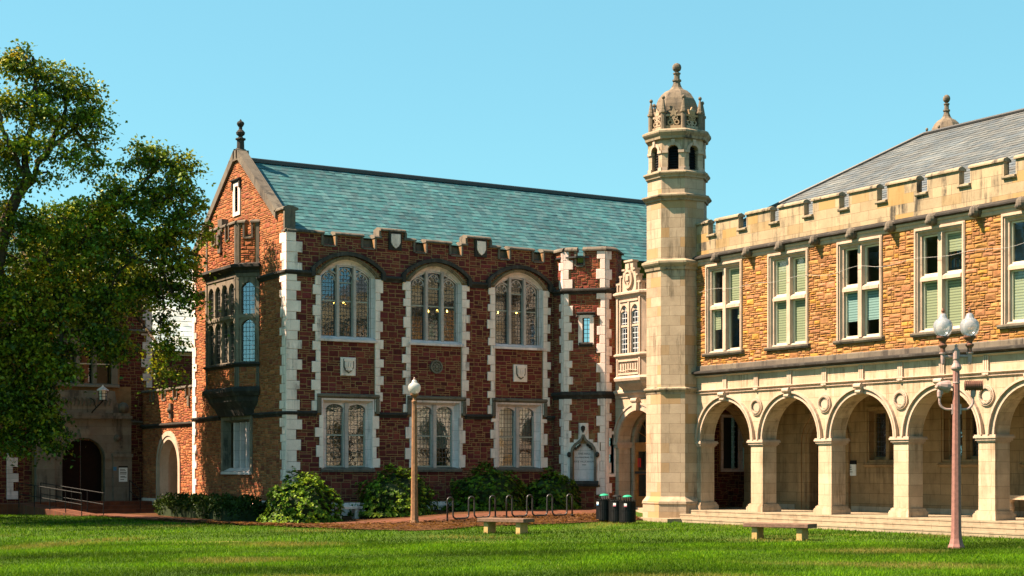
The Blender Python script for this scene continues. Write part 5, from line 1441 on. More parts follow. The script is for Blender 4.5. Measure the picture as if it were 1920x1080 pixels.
# ================================================================== vegetation
def leaf_quads(P, Nn, D, L, W):
    """pointed leaves: base, left, tip, right"""
    S = np.cross(Nn, D); S /= np.maximum(np.linalg.norm(S, axis=1, keepdims=True), 1e-6)
    n = len(P); V = np.empty((n, 4, 3))
    V[:, 0] = P; V[:, 1] = P + D * (L * .5)[:, None] + S * W[:, None] + Nn * (W * .35)[:, None]
    V[:, 2] = P + D * L[:, None]; V[:, 3] = P + D * (L * .5)[:, None] - S * W[:, None] + Nn * (W * .35)[:, None]
    return V
def unit(v): return v / np.maximum(np.linalg.norm(v, axis=1, keepdims=True), 1e-6)
def place(px, py, Z):
    """a point as seen by the photographer at distance Z, in metres on the ground plan"""
    r = (px - 960) / 3000 * Z
    return np.array([SN * Z + CS * r, CS * Z - SN * r, CAMZ + (876 - py) / 3000 * Z])
def make_tree(name, label, base, stems, blobs, seed, group=None, lsize=.15, per=46, dens=1.0):
    g = np.random.default_rng(seed)
    t = thing(name, label, 'tree', base, group)
    mb = MB(); nodesP = []
    for st in stems:
        P = [np.array(p[:3]) for p in st]; rr_ = [p[3] for p in st]
        pts = []; rs = []
        for i in range(len(P) - 1):
            for k in range(4):
                s = k / 4; pts.append(P[i] * (1 - s) + P[i + 1] * s + (g.normal(0, .05, 3) if (i or k) else 0)); rs.append(rr_[i] * (1 - s) + rr_[i + 1] * s)
        pts.append(P[-1]); rs.append(rr_[-1])
        mb.tube(pts, rs, 8); nodesP += [p for p, r_ in zip(pts, rs) if r_ < .17]
    nodesP = np.array(nodesP)
    PP, NN, DD, LL, CC = [], [], [], [], []
    for (c, rad, ncl, light_tone) in blobs:
        c = np.array(c); ncl = int(ncl * dens * (1.5 if light_tone < .86 else 1.0))
        d = unit(g.normal(0, 1, (ncl, 3))); q = g.random(ncl) ** .45
        cl = c + d * q[:, None] * np.array(rad)
        hub = c + g.normal(0, .15, 3) * np.array(rad)
        j = np.argmin(((nodesP - hub) ** 2).sum(1)); a = nodesP[j]
        mid = (a + hub) / 2 + g.normal(0, .2, 3)
        mb.tube([a, mid, hub], [.06, .045, .03], 6)
        for i in range(ncl):
            if i % 3 == 0:
                m2 = (hub + cl[i]) / 2 + g.normal(0, .12, 3); mb.tube([hub, m2, cl[i]], [.028, .018, .008], 4)
            m = int(per * g.uniform(.6, 1.3)); sp = g.uniform(.17, .34)
            p = cl[i] + g.normal(0, 1, (m, 3)) * np.array([sp, sp, sp * .42])
            p[:, 2] -= .25 * ((p[:, :2] - cl[i][:2]) ** 2).sum(1) / max(sp, .1)
            PP.append(p); nn = unit(g.normal(0, .75, (m, 3)) + np.array([0, 0, 1.0])); NN.append(nn)
            dr = unit(np.cross(nn, unit(g.normal(0, 1, (m, 3)))) + np.array([0, 0, -.35])); DD.append(dr)
            LL.append(lsize * g.uniform(.65, 1.3, m))
            k = g.random()
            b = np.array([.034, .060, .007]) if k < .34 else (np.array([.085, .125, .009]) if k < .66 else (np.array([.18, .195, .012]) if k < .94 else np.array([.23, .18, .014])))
            b = b * light_tone * 1.4  # sunlit upper clumps brightened, shaded lower ones darkened in the leaf colour
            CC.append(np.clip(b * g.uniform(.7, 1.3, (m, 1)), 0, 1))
    PP = np.concatenate(PP); NN = np.concatenate(NN); DD = np.concatenate(DD); LL = np.concatenate(LL); CC = np.concatenate(CC)
    V = leaf_quads(PP, NN, DD, LL, LL * .33).reshape(-1, 3)
    mb.build('trunk', M['bark'], t, smooth=True, recalc=False)
    np_mesh('crown', V, np.arange(len(V)).reshape(-1, 4), M['leaf'], t, np.repeat(CC, 4, 0))
    return t
def S4(px, py, Z, r): p = place(px, py, Z); return (p[0], p[1], p[2], r)
def BL(px, py, Z, rx, ry, n, light_tone=1.0, rd=None):
    k = Z / 3000; return (place(px, py, Z), ((rx if rd is None else rd) * k * .9 + rx * k * .1, rx * k, ry * k), n, light_tone)
b1 = place(-75, 980, 57); b1[2] = 0
make_tree('tall_tree', 'tall broadleaf tree rising at the left edge above everything else there', tuple(b1),
    [[(b1[0], b1[1], -.1, .42), S4(-62, 850, 57, .33), S4(-30, 620, 57, .28), S4(2, 450, 57, .24), S4(22, 390, 57, .22)],
     [S4(22, 390, 57, .22), S4(48, 330, 57, .16), S4(50, 270, 57, .11), S4(70, 190, 57, .08), S4(62, 110, 57, .04)],
     [S4(22, 390, 57, .20), S4(60, 335, 57.5, .15), S4(95, 275, 58, .11), S4(120, 215, 58, .07), S4(130, 150, 58, .04)],
     [S4(95, 275, 58, .10), S4(140, 240, 58, .07), S4(180, 200, 58, .03)], [S4(-30, 620, 57, .2), S4(-60, 450, 56, .12), S4(-50, 300, 56, .06)],
     [S4(48, 330, 57, .10), S4(10, 260, 56, .07), S4(-10, 180, 56, .03)]],
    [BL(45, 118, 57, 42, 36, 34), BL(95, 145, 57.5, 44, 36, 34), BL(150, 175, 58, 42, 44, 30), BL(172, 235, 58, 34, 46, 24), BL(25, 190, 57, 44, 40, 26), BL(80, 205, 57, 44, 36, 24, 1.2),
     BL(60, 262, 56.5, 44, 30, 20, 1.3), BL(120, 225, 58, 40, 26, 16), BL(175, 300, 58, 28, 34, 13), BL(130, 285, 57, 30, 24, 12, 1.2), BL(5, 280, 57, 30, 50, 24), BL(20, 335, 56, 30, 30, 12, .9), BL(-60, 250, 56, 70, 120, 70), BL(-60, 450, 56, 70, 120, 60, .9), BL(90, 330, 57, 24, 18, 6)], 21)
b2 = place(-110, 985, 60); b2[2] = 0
make_tree('broad_tree', 'wide spreading tree with drooping branches in front of the shadowed left doorway, plus unseen shading crowns', tuple(b2),
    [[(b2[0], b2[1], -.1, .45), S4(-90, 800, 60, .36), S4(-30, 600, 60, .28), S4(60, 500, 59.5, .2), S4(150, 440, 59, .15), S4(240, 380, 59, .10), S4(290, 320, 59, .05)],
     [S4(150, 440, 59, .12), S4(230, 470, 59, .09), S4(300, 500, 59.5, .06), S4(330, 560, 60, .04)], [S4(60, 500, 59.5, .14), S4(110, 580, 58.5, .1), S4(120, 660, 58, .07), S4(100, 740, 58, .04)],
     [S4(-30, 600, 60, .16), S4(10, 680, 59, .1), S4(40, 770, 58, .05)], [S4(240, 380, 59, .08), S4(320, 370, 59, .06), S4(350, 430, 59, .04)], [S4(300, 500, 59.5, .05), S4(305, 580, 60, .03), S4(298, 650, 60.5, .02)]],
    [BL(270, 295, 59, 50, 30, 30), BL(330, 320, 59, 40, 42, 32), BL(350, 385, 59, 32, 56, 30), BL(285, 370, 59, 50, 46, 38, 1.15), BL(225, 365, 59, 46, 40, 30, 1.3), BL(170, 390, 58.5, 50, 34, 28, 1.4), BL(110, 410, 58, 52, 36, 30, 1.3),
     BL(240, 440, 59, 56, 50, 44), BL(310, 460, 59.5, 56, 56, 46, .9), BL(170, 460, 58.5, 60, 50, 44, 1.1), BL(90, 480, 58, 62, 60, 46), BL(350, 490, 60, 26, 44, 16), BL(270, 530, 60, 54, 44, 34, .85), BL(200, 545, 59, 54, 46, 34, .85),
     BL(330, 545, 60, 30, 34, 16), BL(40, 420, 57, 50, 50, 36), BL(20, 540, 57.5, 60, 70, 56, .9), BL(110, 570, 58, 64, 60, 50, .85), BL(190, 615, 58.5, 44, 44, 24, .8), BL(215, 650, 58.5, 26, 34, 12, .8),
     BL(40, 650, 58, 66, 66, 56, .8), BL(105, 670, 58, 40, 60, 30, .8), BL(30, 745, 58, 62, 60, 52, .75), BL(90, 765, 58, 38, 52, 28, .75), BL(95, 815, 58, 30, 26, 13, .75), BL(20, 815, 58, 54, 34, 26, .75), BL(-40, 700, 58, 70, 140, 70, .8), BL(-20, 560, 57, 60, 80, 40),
     ((9, 66.5, 9.5), (3.2, 3.0, 2.6), 90, .9), ((12.5, 63.5, 9.0), (2.4, 2.4, 2.2), 50, .9), ((6, 68, 10.5), (3, 2, 2.6), 50, .9), ((10, 61, 12), (3, 3, 2.6), 90, .9), ((8, 63, 13.5), (3, 3, 2.4), 70, .9), ((11, 58, 10.5), (2.4, 2.4, 2.4), 60, .9), ((8, 59, 12), (3, 3, 3), 90, .9), ((9, 60.5, 9), (3.4, 3.4, 2.8), 110, .9), ((6, 61, 15), (3, 3, 2.5), 80, .9), ((12, 64, 12), (2.6, 2.6, 2.6), 80, .9), ((11.5, 61.5, 8.5), (2.4, 2.4, 2.4), 70, .9), BL(100, 470, 62.5, 62, 60, 56), BL(165, 505, 62, 60, 56, 46), BL(50, 530, 63, 60, 60, 50), BL(-30, 360, 62, 60, 70, 56), BL(230, 520, 62, 50, 50, 34), BL(120, 420, 63.5, 50, 46, 26), BL(180, 450, 63.5, 50, 46, 26), BL(240, 480, 63.5, 50, 46, 26), BL(150, 525, 64, 56, 46, 26), BL(220, 560, 64, 50, 40, 22), BL(275, 530, 63, 44, 40, 18), BL(90, 560, 64, 56, 46, 26), BL(60, 480, 64, 56, 46, 26), BL(170, 600, 65, 44, 30, 14), BL(300, 450, 61.5, 40, 44, 20),  # unseen foliage, partly other trees, added to shade lawn, gable and low leaves
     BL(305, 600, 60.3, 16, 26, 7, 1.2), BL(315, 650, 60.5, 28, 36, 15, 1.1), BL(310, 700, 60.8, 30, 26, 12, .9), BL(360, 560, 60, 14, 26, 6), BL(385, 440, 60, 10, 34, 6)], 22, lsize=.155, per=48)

def make_shrub(label, c, rx, ry, h, seed, bright=1.0):
    g = np.random.default_rng(seed); t = thing('rhododendron', label, 'shrub', c, 'rounded evergreen shrubs along the hall')
    c = np.array(c)
    n = int(980 * (rx * ry * h) ** .55); d = unit(g.normal(0, 1, (n, 3))); d[:, 2] = np.abs(d[:, 2]) * 1.1 - .12; d = unit(d)
    lump = 1 + .10 * np.sin(d[:, 0] * 7 + seed) * np.sin(d[:, 1] * 6 + 2 * seed) + .09 * np.sin(d[:, 2] * 9 + d[:, 0] * 5) + g.normal(0, .04, n)
    q = np.where(g.random(n) < .72, lump, lump * g.uniform(.6, .95, n))
    P0 = c + d * np.array([rx, ry, h]) * q[:, None]; P0[:, 2] = np.maximum(P0[:, 2], c[2] + .08)
    m = 9; P = np.repeat(P0, m, 0); ax = np.repeat(unit(d + np.array([0, 0, .55]) + g.normal(0, .25, (n, 3))), m, 0)
    rnd = unit(g.normal(0, 1, (n * m, 3))); side = unit(np.cross(ax, rnd)); D = unit(side + ax * g.uniform(-.1, .7, (n * m, 1)))
    Nn = unit(ax - D * (ax * D).sum(1, keepdims=True)); L = g.uniform(.07, .125, n * m)
    col = np.array([[.055, .11, .005], [.09, .16, .007], [.025, .055, .005], [.14, .20, .009]])[np.repeat(g.integers(0, 4, n), m)] * g.uniform(.75, 1.25, (n * m, 1)) * bright
    V = leaf_quads(P, Nn, D, L, L * .27).reshape(-1, 3)
    np_mesh('foliage', V, np.arange(len(V)).reshape(-1, 4), M['shrub'], t, np.repeat(col, 4, 0))
    mb = MB()
    for i in range(26):
        e = P0[g.integers(0, n)]; s = c + g.normal(0, .12, 3) * np.array([1, 1, 0]); mid = (s + e) / 2 + g.normal(0, .1, 3); mb.tube([s, mid, e], [.035, .022, .008], 5)
    mb.build('stems', M['bark'], t, recalc=False)
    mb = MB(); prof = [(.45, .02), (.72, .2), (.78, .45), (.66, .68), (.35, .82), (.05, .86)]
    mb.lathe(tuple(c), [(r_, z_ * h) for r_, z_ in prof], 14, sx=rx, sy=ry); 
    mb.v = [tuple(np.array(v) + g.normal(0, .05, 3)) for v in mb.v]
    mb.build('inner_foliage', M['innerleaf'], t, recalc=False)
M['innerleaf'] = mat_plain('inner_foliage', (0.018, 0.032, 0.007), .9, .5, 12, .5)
make_shrub('bright rounded shrub at the corner of the gable and the long front', (23.15, 52.1, 0.02), 1.36, 1.25, 1.62, 3, 1.25)
make_shrub('broad shrub behind the single lamp post', (26.9, 52.2, hz(26.9, 52.2)), 1.48, 1.25, 1.66, 4)
make_shrub('widest dark shrub behind the bicycle racks under the third lower window', (30.85, 52.25, hz(30.85, 52.25)), 1.5, 1.25, 1.56, 5, .9)
make_shrub('smaller dark shrub in front of the memorial tablet', (33.55, 52.0, hz(33.55, 52)), 1.1, 1.0, 1.36, 6, .85)
def make_hedge(label, x0, x1, y0, y1, h, seed):
    g = np.random.default_rng(seed); n = 2600; t = thing('low_hedge', label, 'hedge', ((x0 + x1) / 2, (y0 + y1) / 2, 0))
    P = np.stack([g.uniform(x0, x1, n), g.uniform(y0, y1, n), np.abs(g.normal(.75, .25, n)).clip(0, 1.15) * h], 1); P[:, 2] *= 1 - .12 * np.sin(P[:, 1] * 2.1)
    m = 5; P = np.repeat(P, m, 0); D = unit(g.normal(0, 1, (n * m, 3)) + np.array([-.2, -.2, .3])); Nn = unit(np.cross(D, g.normal(0, 1, (n * m, 3)))); L = g.uniform(.08, .15, n * m)
    col = np.array([[.022, .045, .006], [.035, .06, .007], [.016, .032, .005]])[g.integers(0, 3, n * m)]
    V = leaf_quads(P, Nn, D, L, L * .3).reshape(-1, 3); np_mesh('foliage', V, np.arange(len(V)).reshape(-1, 4), M['shrub'], t, np.repeat(col, 4, 0))
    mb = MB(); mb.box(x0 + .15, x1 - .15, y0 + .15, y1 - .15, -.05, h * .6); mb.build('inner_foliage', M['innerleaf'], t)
make_hedge('long low dark hedge running along the foot of the gable wall', 21.6, 23.1, 54.4, 63.6, .72, 8)

# ================================================================== street furniture
M['bench_top'] = mat_plain('brown_bench_stone', (0.17, 0.105, 0.075), .9, .4, 10, .6, .1)
M['bench_leg'] = mat_plain('tan_bench_stone', (0.44, 0.29, 0.12), .9, .3, 6, .4, .1)
def bench(label, p, L=1.85, wd=.58, h=.46, head=R(113.6)):
    z0 = hz(p[0], p[1]); t = thing('stone_bench', label, 'bench', (p[0], p[1], z0), 'stone benches on the lawn')
    u = (math.cos(head), math.sin(head), 0); fr = Frame((p[0], p[1], z0), u, (u[1] * -1, u[0], 0))
    fr.n = Vector((-u[1], u[0], 0));
    if fr.n.x > 0: fr.n = -fr.n
    mb = MB(); g_ = random.Random(int(p[0] * 10))
    mb.block(fr, -L / 2, L / 2, h - .115, h, -wd / 2, wd / 2, .014); mb.build('seat', M['bench_top'], t)
    for s in (-1, 1):
        mb = MB(); mb.block(fr, s * L * .345 - .085, s * L * .345 + .085, -.05, h - .115, -.2, .2, .012); mb.build('leg', M['bench_leg'], t)
    return t
p = place(948, 1000, 48.3); bench('stone bench on the lawn in front of the bicycle racks', (p[0], p[1]), 1.72)
p = place(1462, 1012, 44.0); bench('stone bench on the lawn in front of the arcade steps', (p[0], p[1]), 1.95)
t = thing('small_bench', 'small pale stone seat between the two leftmost shrubs', 'bench', (24.95, 52.3, hz(24.95, 52.3)))
zb = hz(24.95, 52.3); mb = MB(); mb.block(Frame((24.95, 52.3, zb), (1, 0, 0), (0, -1, 0)), -.55, .55, .40, .50, -.2, .2, .01); mb.build('seat', M['quoin'], t)
for s in (-1, 1): mb = MB(); mb.box(24.95 + s * .35 - .08, 24.95 + s * .35 + .08, 52.15, 52.45, zb - .05, zb + .40); mb.build('leg', M['quoin'], t)
t = thing('stone_table', 'stone slab seat standing inside the arcade at the right edge', 'bench', (39.2, 34.0, .44))
mb = MB(); mb.box(38.9, 39.5, 33.2, 34.75, 1.0, 1.13); mb.build('slab', M['arcade'], t)
for y in (33.5, 34.45): mb = MB(); mb.lathe((39.2, y, .46), [(.2, 0), (.2, .08), (.12, .14), (.14, .3), (.11, .44), (.2, .54)], 12); mb.build('leg', M['arcade'], t)

M['lamp_brown'] = mat_plain('bronze_paint', (0.25, 0.125, 0.06), .6, .5, 8, .3, .3)
M['lamp_pink'] = mat_plain('faded_red_paint', (0.25, 0.115, 0.095), .6, .3, 12, .3, .3)
M['lamp_rust'] = mat_plain('rusty_iron', (0.16, 0.07, 0.045), .7, .4, 10, .4, .3)
M['lamp_grey'] = mat_plain('pinkish_grey_paint', (0.32, 0.22, 0.20), .6, .2, 10, .2, .3)
def mat_globe(name, c, tr):
    m, nt, out = nodes(name)
    d = N(nt, 'ShaderNodeBsdfDiffuse', {'Color': c}); t_ = N(nt, 'ShaderNodeBsdfTranslucent', {'Color': c}); gl = N(nt, 'ShaderNodeBsdfGlossy', {'Color': (1, 1, 1), 'Roughness': .12}); tp = N(nt, 'ShaderNodeBsdfTransparent', {'Color': (.95, .97, 1)})
    a = N(nt, 'ShaderNodeMixShader', {0: .5, 1: d.outputs[0], 2: t_.outputs[0]}); f = N(nt, 'ShaderNodeFresnel', {'IOR': 1.45})
    b = N(nt, 'ShaderNodeMixShader', {0: tr, 1: a.outputs[0], 2: tp.outputs[0]}); e = N(nt, 'ShaderNodeMixShader', {0: f.outputs[0], 1: b.outputs[0], 2: gl.outputs[0]})
    nt.links.new(e.outputs[0], out.inputs[0]); return m
M['globe'] = mat_globe('opal_globe', (.62, .62, .60), .05); M['globe_clear'] = mat_globe('frosted_globe', (.62, .64, .68), .42)
GP = [(.10, 0), (.13, .015), (.19, .08), (.225, .17), (.235, .26), (.22, .34), (.18, .40), (.125, .435), (.11, .45), (.10, .50), (.075, .55), (.05, .57)]
p = place(777, 982, 54.9); z0 = hz(p[0], p[1])
t = thing('lamp_post', 'single lamp post with bronze octagonal pole and white acorn globe', 'street lamp', (p[0], p[1], z0)); c = (p[0], p[1], z0)
mb = MB(); mb.lathe(c, [(.17, 0), (.165, .06), (.14, .12), (.122, .3), (.115, .5), (.075, 4.1), (.072, 4.16)], 8, oct_=True); mb.build('pole', M['lamp_brown'], t)
mb = MB(); mb.lathe(c, [(.075, 4.14), (.095, 4.16), (.095, 4.22), (.06, 4.25), (.055, 4.33), (.09, 4.37), (.14, 4.42), (.15, 4.47)], 12); mb.build('collar', M['lamp_brown'], t)
mb = MB(); mb.lathe((c[0], c[1], c[2] + 4.46), [(r_ * .95, z_ * .85) for r_, z_ in GP], 20); gl = mb.build('globe', M['globe'], t, smooth=True)
mb = MB(); mb.lathe((c[0], c[1], c[2] + 4.93), [(.05, 0), (.03, .03), (.04, .06), (.01, .1)], 8); mb.build('finial', M['lamp_grey'], gl)
p = place(1793, 1028, 39.3); c = (p[0], p[1], 0)
t = thing('twin_lamp_post', 'reddish twin globe lamp post with two floodlights on curved arms', 'street lamp', c)
mb = MB(); mb.lathe(c, [(.20, 0), (.195, .05), (.165, .12), (.135, .25), (.122, .42), (.118, .6), (.08, 4.30), (.078, 4.40)], 8, oct_=True); mb.build('pole', M['lamp_pink'], t)
mb = MB(); mb.lathe(c, [(.085, 4.05), (.095, 4.07), (.085, 4.1), (.08, 4.36), (.13, 4.42), (.13, 4.46), (.085, 4.55), (.07, 4.62), (.09, 4.66), (.09, 4.86), (.10, 4.88), (.05, 4.9), (.03, 4.95), (.04, 4.99), (.01, 5.03)], 14); mb.build('hub', M['lamp_grey'], t)
rt = np.array([CS, -SN, 0]); fw_ = np.array([SN, CS, 0]); ax = rt * .985 - fw_ * .17
ctr = np.array(c)
for s in (-1, 1):
    q = ctr + ax * .318 * s
    mb = MB(); mb.tube([tuple(ctr + ax * .07 * s + [0, 0, 4.72]), tuple(q + [0, 0, 4.72])], .045, 8); mb.lathe((q[0], q[1], 4.55), [(.03, -.03), (.045, 0), (.055, .1), (.055, .22), (.085, .24), (.085, .27)], 10); arm = mb.build('arm', M['lamp_grey'], t)
    mb = MB(); mb.lathe((q[0], q[1], 4.82), [(.06, 0), (.055, .10), (.10, .16), (.105, .19), (.06, .22), (.08, .28), (.15, .36), (.155, .40)], 14); mb.build('socket', M['lamp_rust'], arm)
    mb = MB(); mb.lathe((q[0], q[1], 5.21), GP, 24); gl = mb.build('globe', M['globe_clear'], t, smooth=True)
    mb = MB(); mb.lathe((q[0], q[1], 5.77), [(.05, 0), (.03, .03), (.045, .07), (.035, .10), (.015, .14), (.005, .15)], 10); mb.build('finial', M['lamp_rust'], gl)
    mb = MB(); pts = []
    for k in range(9):
        a = math.pi / 2 * k / 8; pts.append(tuple(ctr + ax * s * (.20 + .20 * math.sin(a)) + np.array([0, 0, 3.42 + .20 * (1 - math.cos(a))])))
    pts = [tuple(ctr + ax * s * .08 + np.array([0, 0, 3.42]))] + pts + [tuple(ctr + ax * s * .40 + np.array([0, 0, 3.88]))]
    mb.tube(pts, .032, 8); mb.fbox(Frame(c, ax, -fw_), min(s * .07, s * .11), max(s * .07, s * .11), 3.3, 3.55, -.05, .05); mb.lathe((pts[-1][0], pts[-1][1], 3.72), [(.05, 0), (.06, .02), (.06, .14), (.04, .2)], 10)
    br = mb.build('floodlight_arm', M['lamp_grey'], t)
    h0 = ctr + ax * s * (.40 if s > 0 else .34) + np.array([0, 0, 4.0])
    mb = MB()
    if s > 0:
        F1 = Frame(tuple(h0), ax, -fw_); 
        mb.tube([tuple(h0 - ax * .20), tuple(h0 + ax * .22)], .115, 14)
        for k in range(9): mb.tube([tuple(h0 + ax * (-.19 + k * .05)), tuple(h0 + ax * (-.175 + k * .05))], .13, 14)
        mb.fbox(F1, -.04, .06, -.22, -.08, -.03, .03)
    else:
        d_ = unit(np.array([ax * .85 + fw_ * .35 + np.array([0, 0, -.1])]))[0]
        mb.tube([tuple(h0 - d_ * .14), tuple(h0 - d_ * .08), tuple(h0 + d_ * .08), tuple(h0 + d_ * .17)], [.05, .09, .15, .16], 12); mb.tube([tuple(h0 + np.array([0, 0, -.2])), tuple(h0)], .035, 8)
    mb.build('floodlight', M['lamp_rust'] if s > 0 else M['lamp_grey'], t)

# litter bins
M['green'] = mat_plain('green_plastic', (0.015, 0.30, 0.17), .45, .1, 6, .05, .4)
M['sticker'] = mat_plain('white_sticker', (0.75, 0.75, 0.75), .5, .1)
M['sticker_pink'] = mat_plain('pink_sticker', (0.55, 0.08, 0.14), .5, .1); M['sticker_blue'] = mat_plain('blue_sticker', (0.08, 0.25, 0.55), .5, .1)
def bin_(label, p, lid, st):
    z0 = hz(*p) + .05; c = (p[0], p[1], z0); t = thing('litter_bin', label, 'litter bin', c, 'black slatted litter bins by the tower')
    mb = MB()
    for k in range(30):
        a = 2 * math.pi * k / 30; n_ = (math.cos(a), math.sin(a), 0); fr = Frame((c[0] + n_[0] * .29, c[1] + n_[1] * .29, z0), (-n_[1], n_[0], 0), n_)
        mb.fbox(fr, -.018, .018, .02, .72, -.006, .006); mb.add([fr(-.018, .72, 0), fr(.018, .72, 0), fr(.018, .80, .03), fr(-.018, .80, .03)], [(0, 1, 2, 3)])
    for z_ in (.05, .40, .70):
        mb.lathe(c, [(.275, z_), (.284, z_), (.284, z_ + .035), (.275, z_ + .035)], 24)
    mb.build('slatted_body', M['black'], t)
    mb = MB(); mb.lathe(c, [(.25, .03), (.255, .74), (.27, .76), (.22, .77)], 20); mb.build('liner', M['metal_dark'], t)
    mb = MB(); mb.lathe(c, [(.155, .90), (.17, .90), (.165, .92), (.13, .95), (.07, .97), (.01, .975)], 20); ld = mb.build('lid', M[lid], t, smooth=False)
    mb = MB()
    for k in range(4): a = k * math.pi / 2 + .6; mb.tube([(c[0] + .13 * math.cos(a), c[1] + .13 * math.sin(a), z0 + .75), (c[0] + .13 * math.cos(a), c[1] + .13 * math.sin(a), z0 + .92)], .012, 6)
    mb.build('lid_post', M['black'], ld)
    d = unit(np.array([[-SN, -CS, 0]]))[0]; d = d * math.cos(st) + rt * math.sin(st); fr = Frame((c[0] + d[0] * .312, c[1] + d[1] * .312, z0), (-d[1], d[0], 0), d)
    mb = MB(); mb.fbox(fr, -.05, .05, .56, .68, 0, .01); s1 = mb.build('sticker', M['sticker'], t)
    mb = MB(); mb.fbox(fr, -.046, .046, .565, .60, .009, .014); mb.build('sticker_band', M['sticker_pink' if st > -.5 else 'sticker_blue'], s1)
pA = place(1133, 974, 57.6); pB = place(1157, 976, 57.0); pC = place(1176.5, 978, 56.3)
bin_('black bin with green lid, furthest from the tower', (pA[0], pA[1]), 'green', -.9)
bin_('black bin with dark lid, between the two green lidded ones', (pB[0], pB[1]), 'black', -.35)
bin_('black bin with green lid, nearest to the tower', (pC[0], pC[1]), 'green', -.3)

# bicycle racks
def rack(label, x0, nloop, y=48.45, dy=.03):
    t = thing('bicycle_rack', label, 'bicycle rack', (x0, y, hz(x0, y)), 'wave bicycle racks'); pts = []
    w, gap, H = .23, .64, .80
    def P(x, z): yy = y + (x - x0) * dy; return (x, yy, hz(x, yy) + z + (.07 if z > 0 else 0))
    x = x0; pts.append(P(x, -.05))
    for k in range(nloop):
        pts.append(P(x, H - w / 2))
        for j in range(1, 8): a = math.pi * j / 8; pts.append(P(x + w / 2 - w / 2 * math.cos(a), H - w / 2 + w / 2 * math.sin(a)))
        pts.append(P(x + w, H - w / 2)); x += w
        if k < nloop - 1:
            r = .13; pts.append(P(x, .06 + r))
            for j in range(1, 5): a = math.pi / 2 * j / 5; pts.append(P(x + r - r * math.cos(a), .06 + r - r * math.sin(a)))
            pts.append(P(x + r, .06)); pts.append(P(x + gap - r, .06))
            for j in range(1, 5): a = math.pi / 2 * j / 5; pts.append(P(x + gap - r + r * math.sin(a), .06 + r - r * math.cos(a)))
            x += gap; pts.append(P(x, .06 + r))
        else: pts.append(P(x, -.05))
    mb = MB(); mb.tube(pts, .030, 8); mb.build('bent_tube', M['metal_dark'], t, smooth=True)
    mb = MB()
    for q in (x0, x): a = P(q, .05); mb.lathe(a, [(.08, 0), (.08, .015), (.04, .02)], 10)
    mb.build('foot_plate', M['metal_dark'], t)
rack('three loop dark bicycle rack, the left one by the lamp post', 26.95, 3)
rack('four loop dark bicycle rack, the right one nearer the bins', 29.35, 4)

# wall lantern, rails, notices
t = thing('wall_lantern', 'iron lantern with pale glass on a bracket above the left doorway', 'lantern', (21.35, 70.5, 5.0)); c = (21.35, 69.6, 4.95)
M['lantern_glass'] = mat_plain('pale_lantern_glass', (.6, .62, .6), .3, .1)
mb = MB(); mb.lathe(c, [(.15, 0), (.19, .42)], 6); lg = mb.build('glass', M['lantern_glass'], t)
mb = MB(); mb.lathe((c[0], c[1], c[2] + .42), [(.27, 0), (.27, .03), (.04, .20), (.03, .26)], 6); mb.build('hood', M['quoin'], t)
mb = MB()
for k in range(6): a = k * math.pi / 3; mb.tube([(c[0] + .155 * math.cos(a), c[1] + .155 * math.sin(a), c[2] - .02), (c[0] + .195 * math.cos(a), c[1] + .195 * math.sin(a), c[2] + .43)], .016, 5)
for z_ in (.0, .15, .29): mb.lathe((c[0], c[1], c[2] + z_), [(.155 + .095 * z_, 0), (.168 + .095 * z_, 0), (.168 + .095 * z_, .02)], 6)
mb.build('cage', M['black'], t)
mb = MB(); mb.tube([(21.0, 70.4, 4.3), (21.05, 70.0, 4.5), (21.2, 69.65, 4.75), (21.35, 69.6, 4.93)], .03, 6); mb.tube([(21.0, 70.4, 5.1), (21.05, 69.95, 4.95), (21.1, 69.8, 4.65)], .022, 6); mb.build('bracket', M['black'], t)
def rail(label, P0, P1, posts, H=.92):
    P0, P1 = np.array(P0), np.array(P1); t = thing('handrail', label, 'handrail', tuple(P0), None)
    mb = MB()
    for z_ in (H, H * .5): mb.tube([tuple(P0 + [0, 0, z_]), tuple(P1 + [0, 0, z_])], .018, 6)
    mb.build('rail', M['black'], t)
    for k in range(posts):
        q = P0 + (P1 - P0) * k / (posts - 1); mb = MB(); mb.tube([tuple(q - [0, 0, .1]), tuple(q + [0, 0, H])], .020, 6); mb.build('post', M['black'], t)
rail('black ramp handrail, outer one next to the lawn', (17.3, 68.0, .42), (18.95, 64.6, .02), 5)
rail('black ramp handrail, inner one nearer the dark doorway', (18.2, 68.0, .42), (19.85, 64.6, .02), 5)
rail('short black handrail on the right side of the doorway steps', (22.55, 69.6, .5), (22.55, 68.1, .1), 2)
M['blue_sign'] = mat_plain('blue_sign', (.03, .16, .30), .5, .1)
def notice(name, label, fr, u0, u1, w0, w1, head, lines, flip=False):
    t = thing(name, label, 'sign', fr((u0 + u1) / 2, w0, 0)); mb = MB(); mb.fbox(fr, u0, u1, w0, w1, 0, .03); mb.build('board', M['sticker'], t)
    mb = MB(); mb.fbox(fr, u0 - .02, u1 + .02, w1, w1 + head, 0, .035); mb.build('header', M['black'], t)
    mb = MB()
    for (z_, a, b) in lines:
        x0_, x1_ = (u0 + (u1 - u0) * a, u0 + (u1 - u0) * b) if not flip else (u1 - (u1 - u0) * b, u1 - (u1 - u0) * a)
        mb.fbox(fr, x0_, x1_, w0 + (w1 - w0) * z_, w0 + (w1 - w0) * z_ + .025, .03, .034)
    mb.build('text_lines', M['metal_dark'], t)
FP = Frame((0, 70.16, 0), (1, 0, 0), (0, -1, 0))
notice('notice_board', 'white notice board with dark header on the pier beside the left doorway', FP, 22.25, 22.63, 1.35, 1.98, .07, [(.86, .1, .7), (.78, .1, .8), (.66, .1, .9), (.60, .1, .9), (.52, .1, .85), (.36, .15, .7), (.30, .15, .9), (.14, .15, .6)])
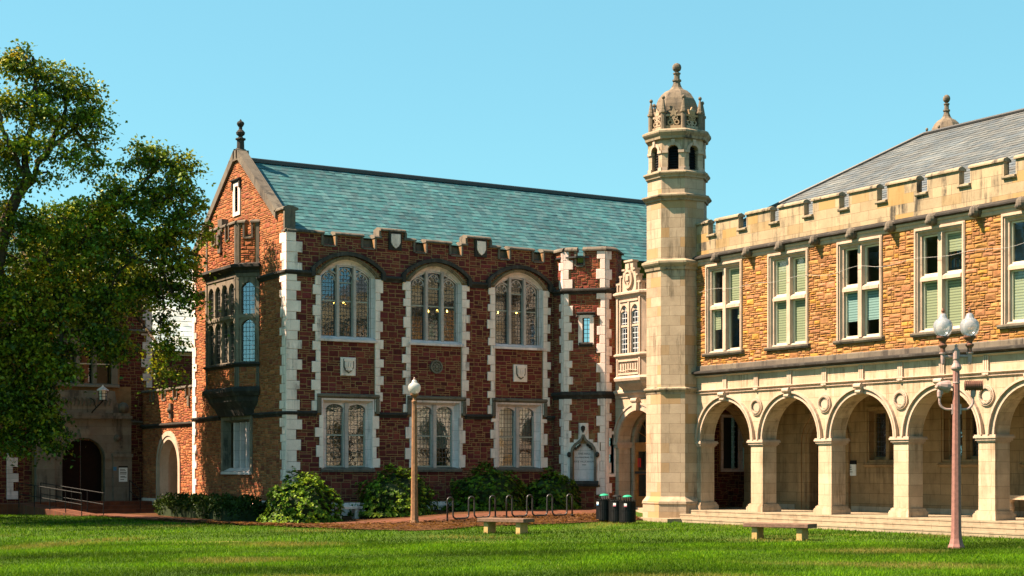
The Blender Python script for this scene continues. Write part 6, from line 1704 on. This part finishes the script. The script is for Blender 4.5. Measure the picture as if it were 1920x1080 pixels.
notice('notice_sign', 'small white notice with black header on the arcade back wall', FB, 41.98, 42.38, 1.70, 2.10, .14, [(.82, .05, .45), (.68, .05, .45), (.52, .05, .5), (.3, .05, .6)], True)
t = thing('access_sign', 'small blue sign on the limestone pier left of the notice board', 'sign', (22.1, 70.1, 1.9)); mb = MB(); mb.fbox(FP, 22.0, 22.14, 1.85, 2.02, 0, .02); mb.build('plate', M['blue_sign'], t)
t = thing('door_notice', 'red paper notice on the glass of the porch door', 'sign', (37.3, 51.5, 2.0)); M['red'] = mat_plain('red_paper', (.75, .03, .02), .6, .05)
mb = MB(); mb.fbox(FD, 51.38, 51.60, 2.0, 2.36, -.115, -.10); mb.build('sheet', M['red'], t)
# lit chandeliers inside the reading room
M['bulb'] = mat_emit('warm_bulb', (1.0, .62, .12), 6)
for cx, cy, cz, lb in ((26.9, 56.6, 8.55, 'lit ring chandelier seen through the leftmost arched window'), (31.2, 56.9, 8.5, 'lit ring chandelier seen through the middle arched window'), (34.2, 56.4, 8.55, 'lit ring chandelier seen through the right arched window')):
    t = thing('chandelier', lb, 'lamp', (cx, cy, cz), 'ring chandeliers in the hall'); mb = MB(); mb.tube([(cx, cy, cz), (cx, cy, 9.9)], .02, 6)
    mb.lathe((cx, cy, cz - .3), [(.42, 0), (.46, 0), (.46, .05), (.42, .05)], 20); mb.build('ring', M['wood'], t)
    for k in range(6): a = k * math.pi / 3; mb = MB(); mb.ball((cx + .44 * math.cos(a), cy + .44 * math.sin(a), cz - .18), .032, 8); mb.build('bulb', M['bulb'], t)

# ================================================================== light, sky, camera
SUN_EL, SUN_AZ = 50.0, 26.0            # light travels towards +x, turned 26 deg towards -y
tv = Vector((math.cos(R(SUN_AZ)) * math.cos(R(SUN_EL)), -math.sin(R(SUN_AZ)) * math.cos(R(SUN_EL)), -math.sin(R(SUN_EL))))
sd = bpy.data.lights.new('sun', 'SUN'); sd.energy = 5.0; sd.angle = R(.5); sd.color = (1.0, .78, .57)
so = bpy.data.objects.new('sun', sd); COL.objects.link(so); so.rotation_euler = tv.to_track_quat('-Z', 'Y').to_euler(); so.location = (0, 60, 40)
w = bpy.data.worlds.new('World'); scene.world = w; w.use_nodes = True; nt = w.node_tree; nt.nodes.clear()
sky = nt.nodes.new('ShaderNodeTexSky'); sky.sky_type = 'NISHITA'; sky.sun_disc = False; sky.sun_elevation = R(SUN_EL); sky.sun_rotation = R(-64); sky.air_density = 1.0; sky.dust_density = .6; sky.ozone_density = 1.5
SKY_S = 0.05
tint = mix(nt, 1.0, sky.outputs[0], (0.80, 1.24, 1.06), 'MULTIPLY')
tint = mix(nt, 0.5, tint, (1.5, 3.75, 4.75))
bg = N(nt, 'ShaderNodeBackground', {'Color': tint, 'Strength': SKY_S}); wo = nt.nodes.new('ShaderNodeOutputWorld'); nt.links.new(bg.outputs[0], wo.inputs[0])
cd = bpy.data.cameras.new('camera'); cam = bpy.data.objects.new('camera', cd); COL.objects.link(cam); scene.camera = cam
cam.location = (0, 0, CAMZ); cam.rotation_euler = (R(90), 0, -HEAD)
cd.lens = 56.25; cd.sensor_width = 36; cd.sensor_fit = 'HORIZONTAL'; cd.shift_y = .175; cd.clip_end = 3000; cd.clip_start = .1
vs = scene.view_settings; vs.view_transform = 'Standard'; vs.look = 'None'; vs.gamma = 1; vs.exposure = 1.9
scene.render.resolution_x = 1024; scene.render.resolution_y = 576
scene.render.engine = 'CYCLES'; scene.cycles.max_bounces = 8; scene.cycles.transparent_max_bounces = 12
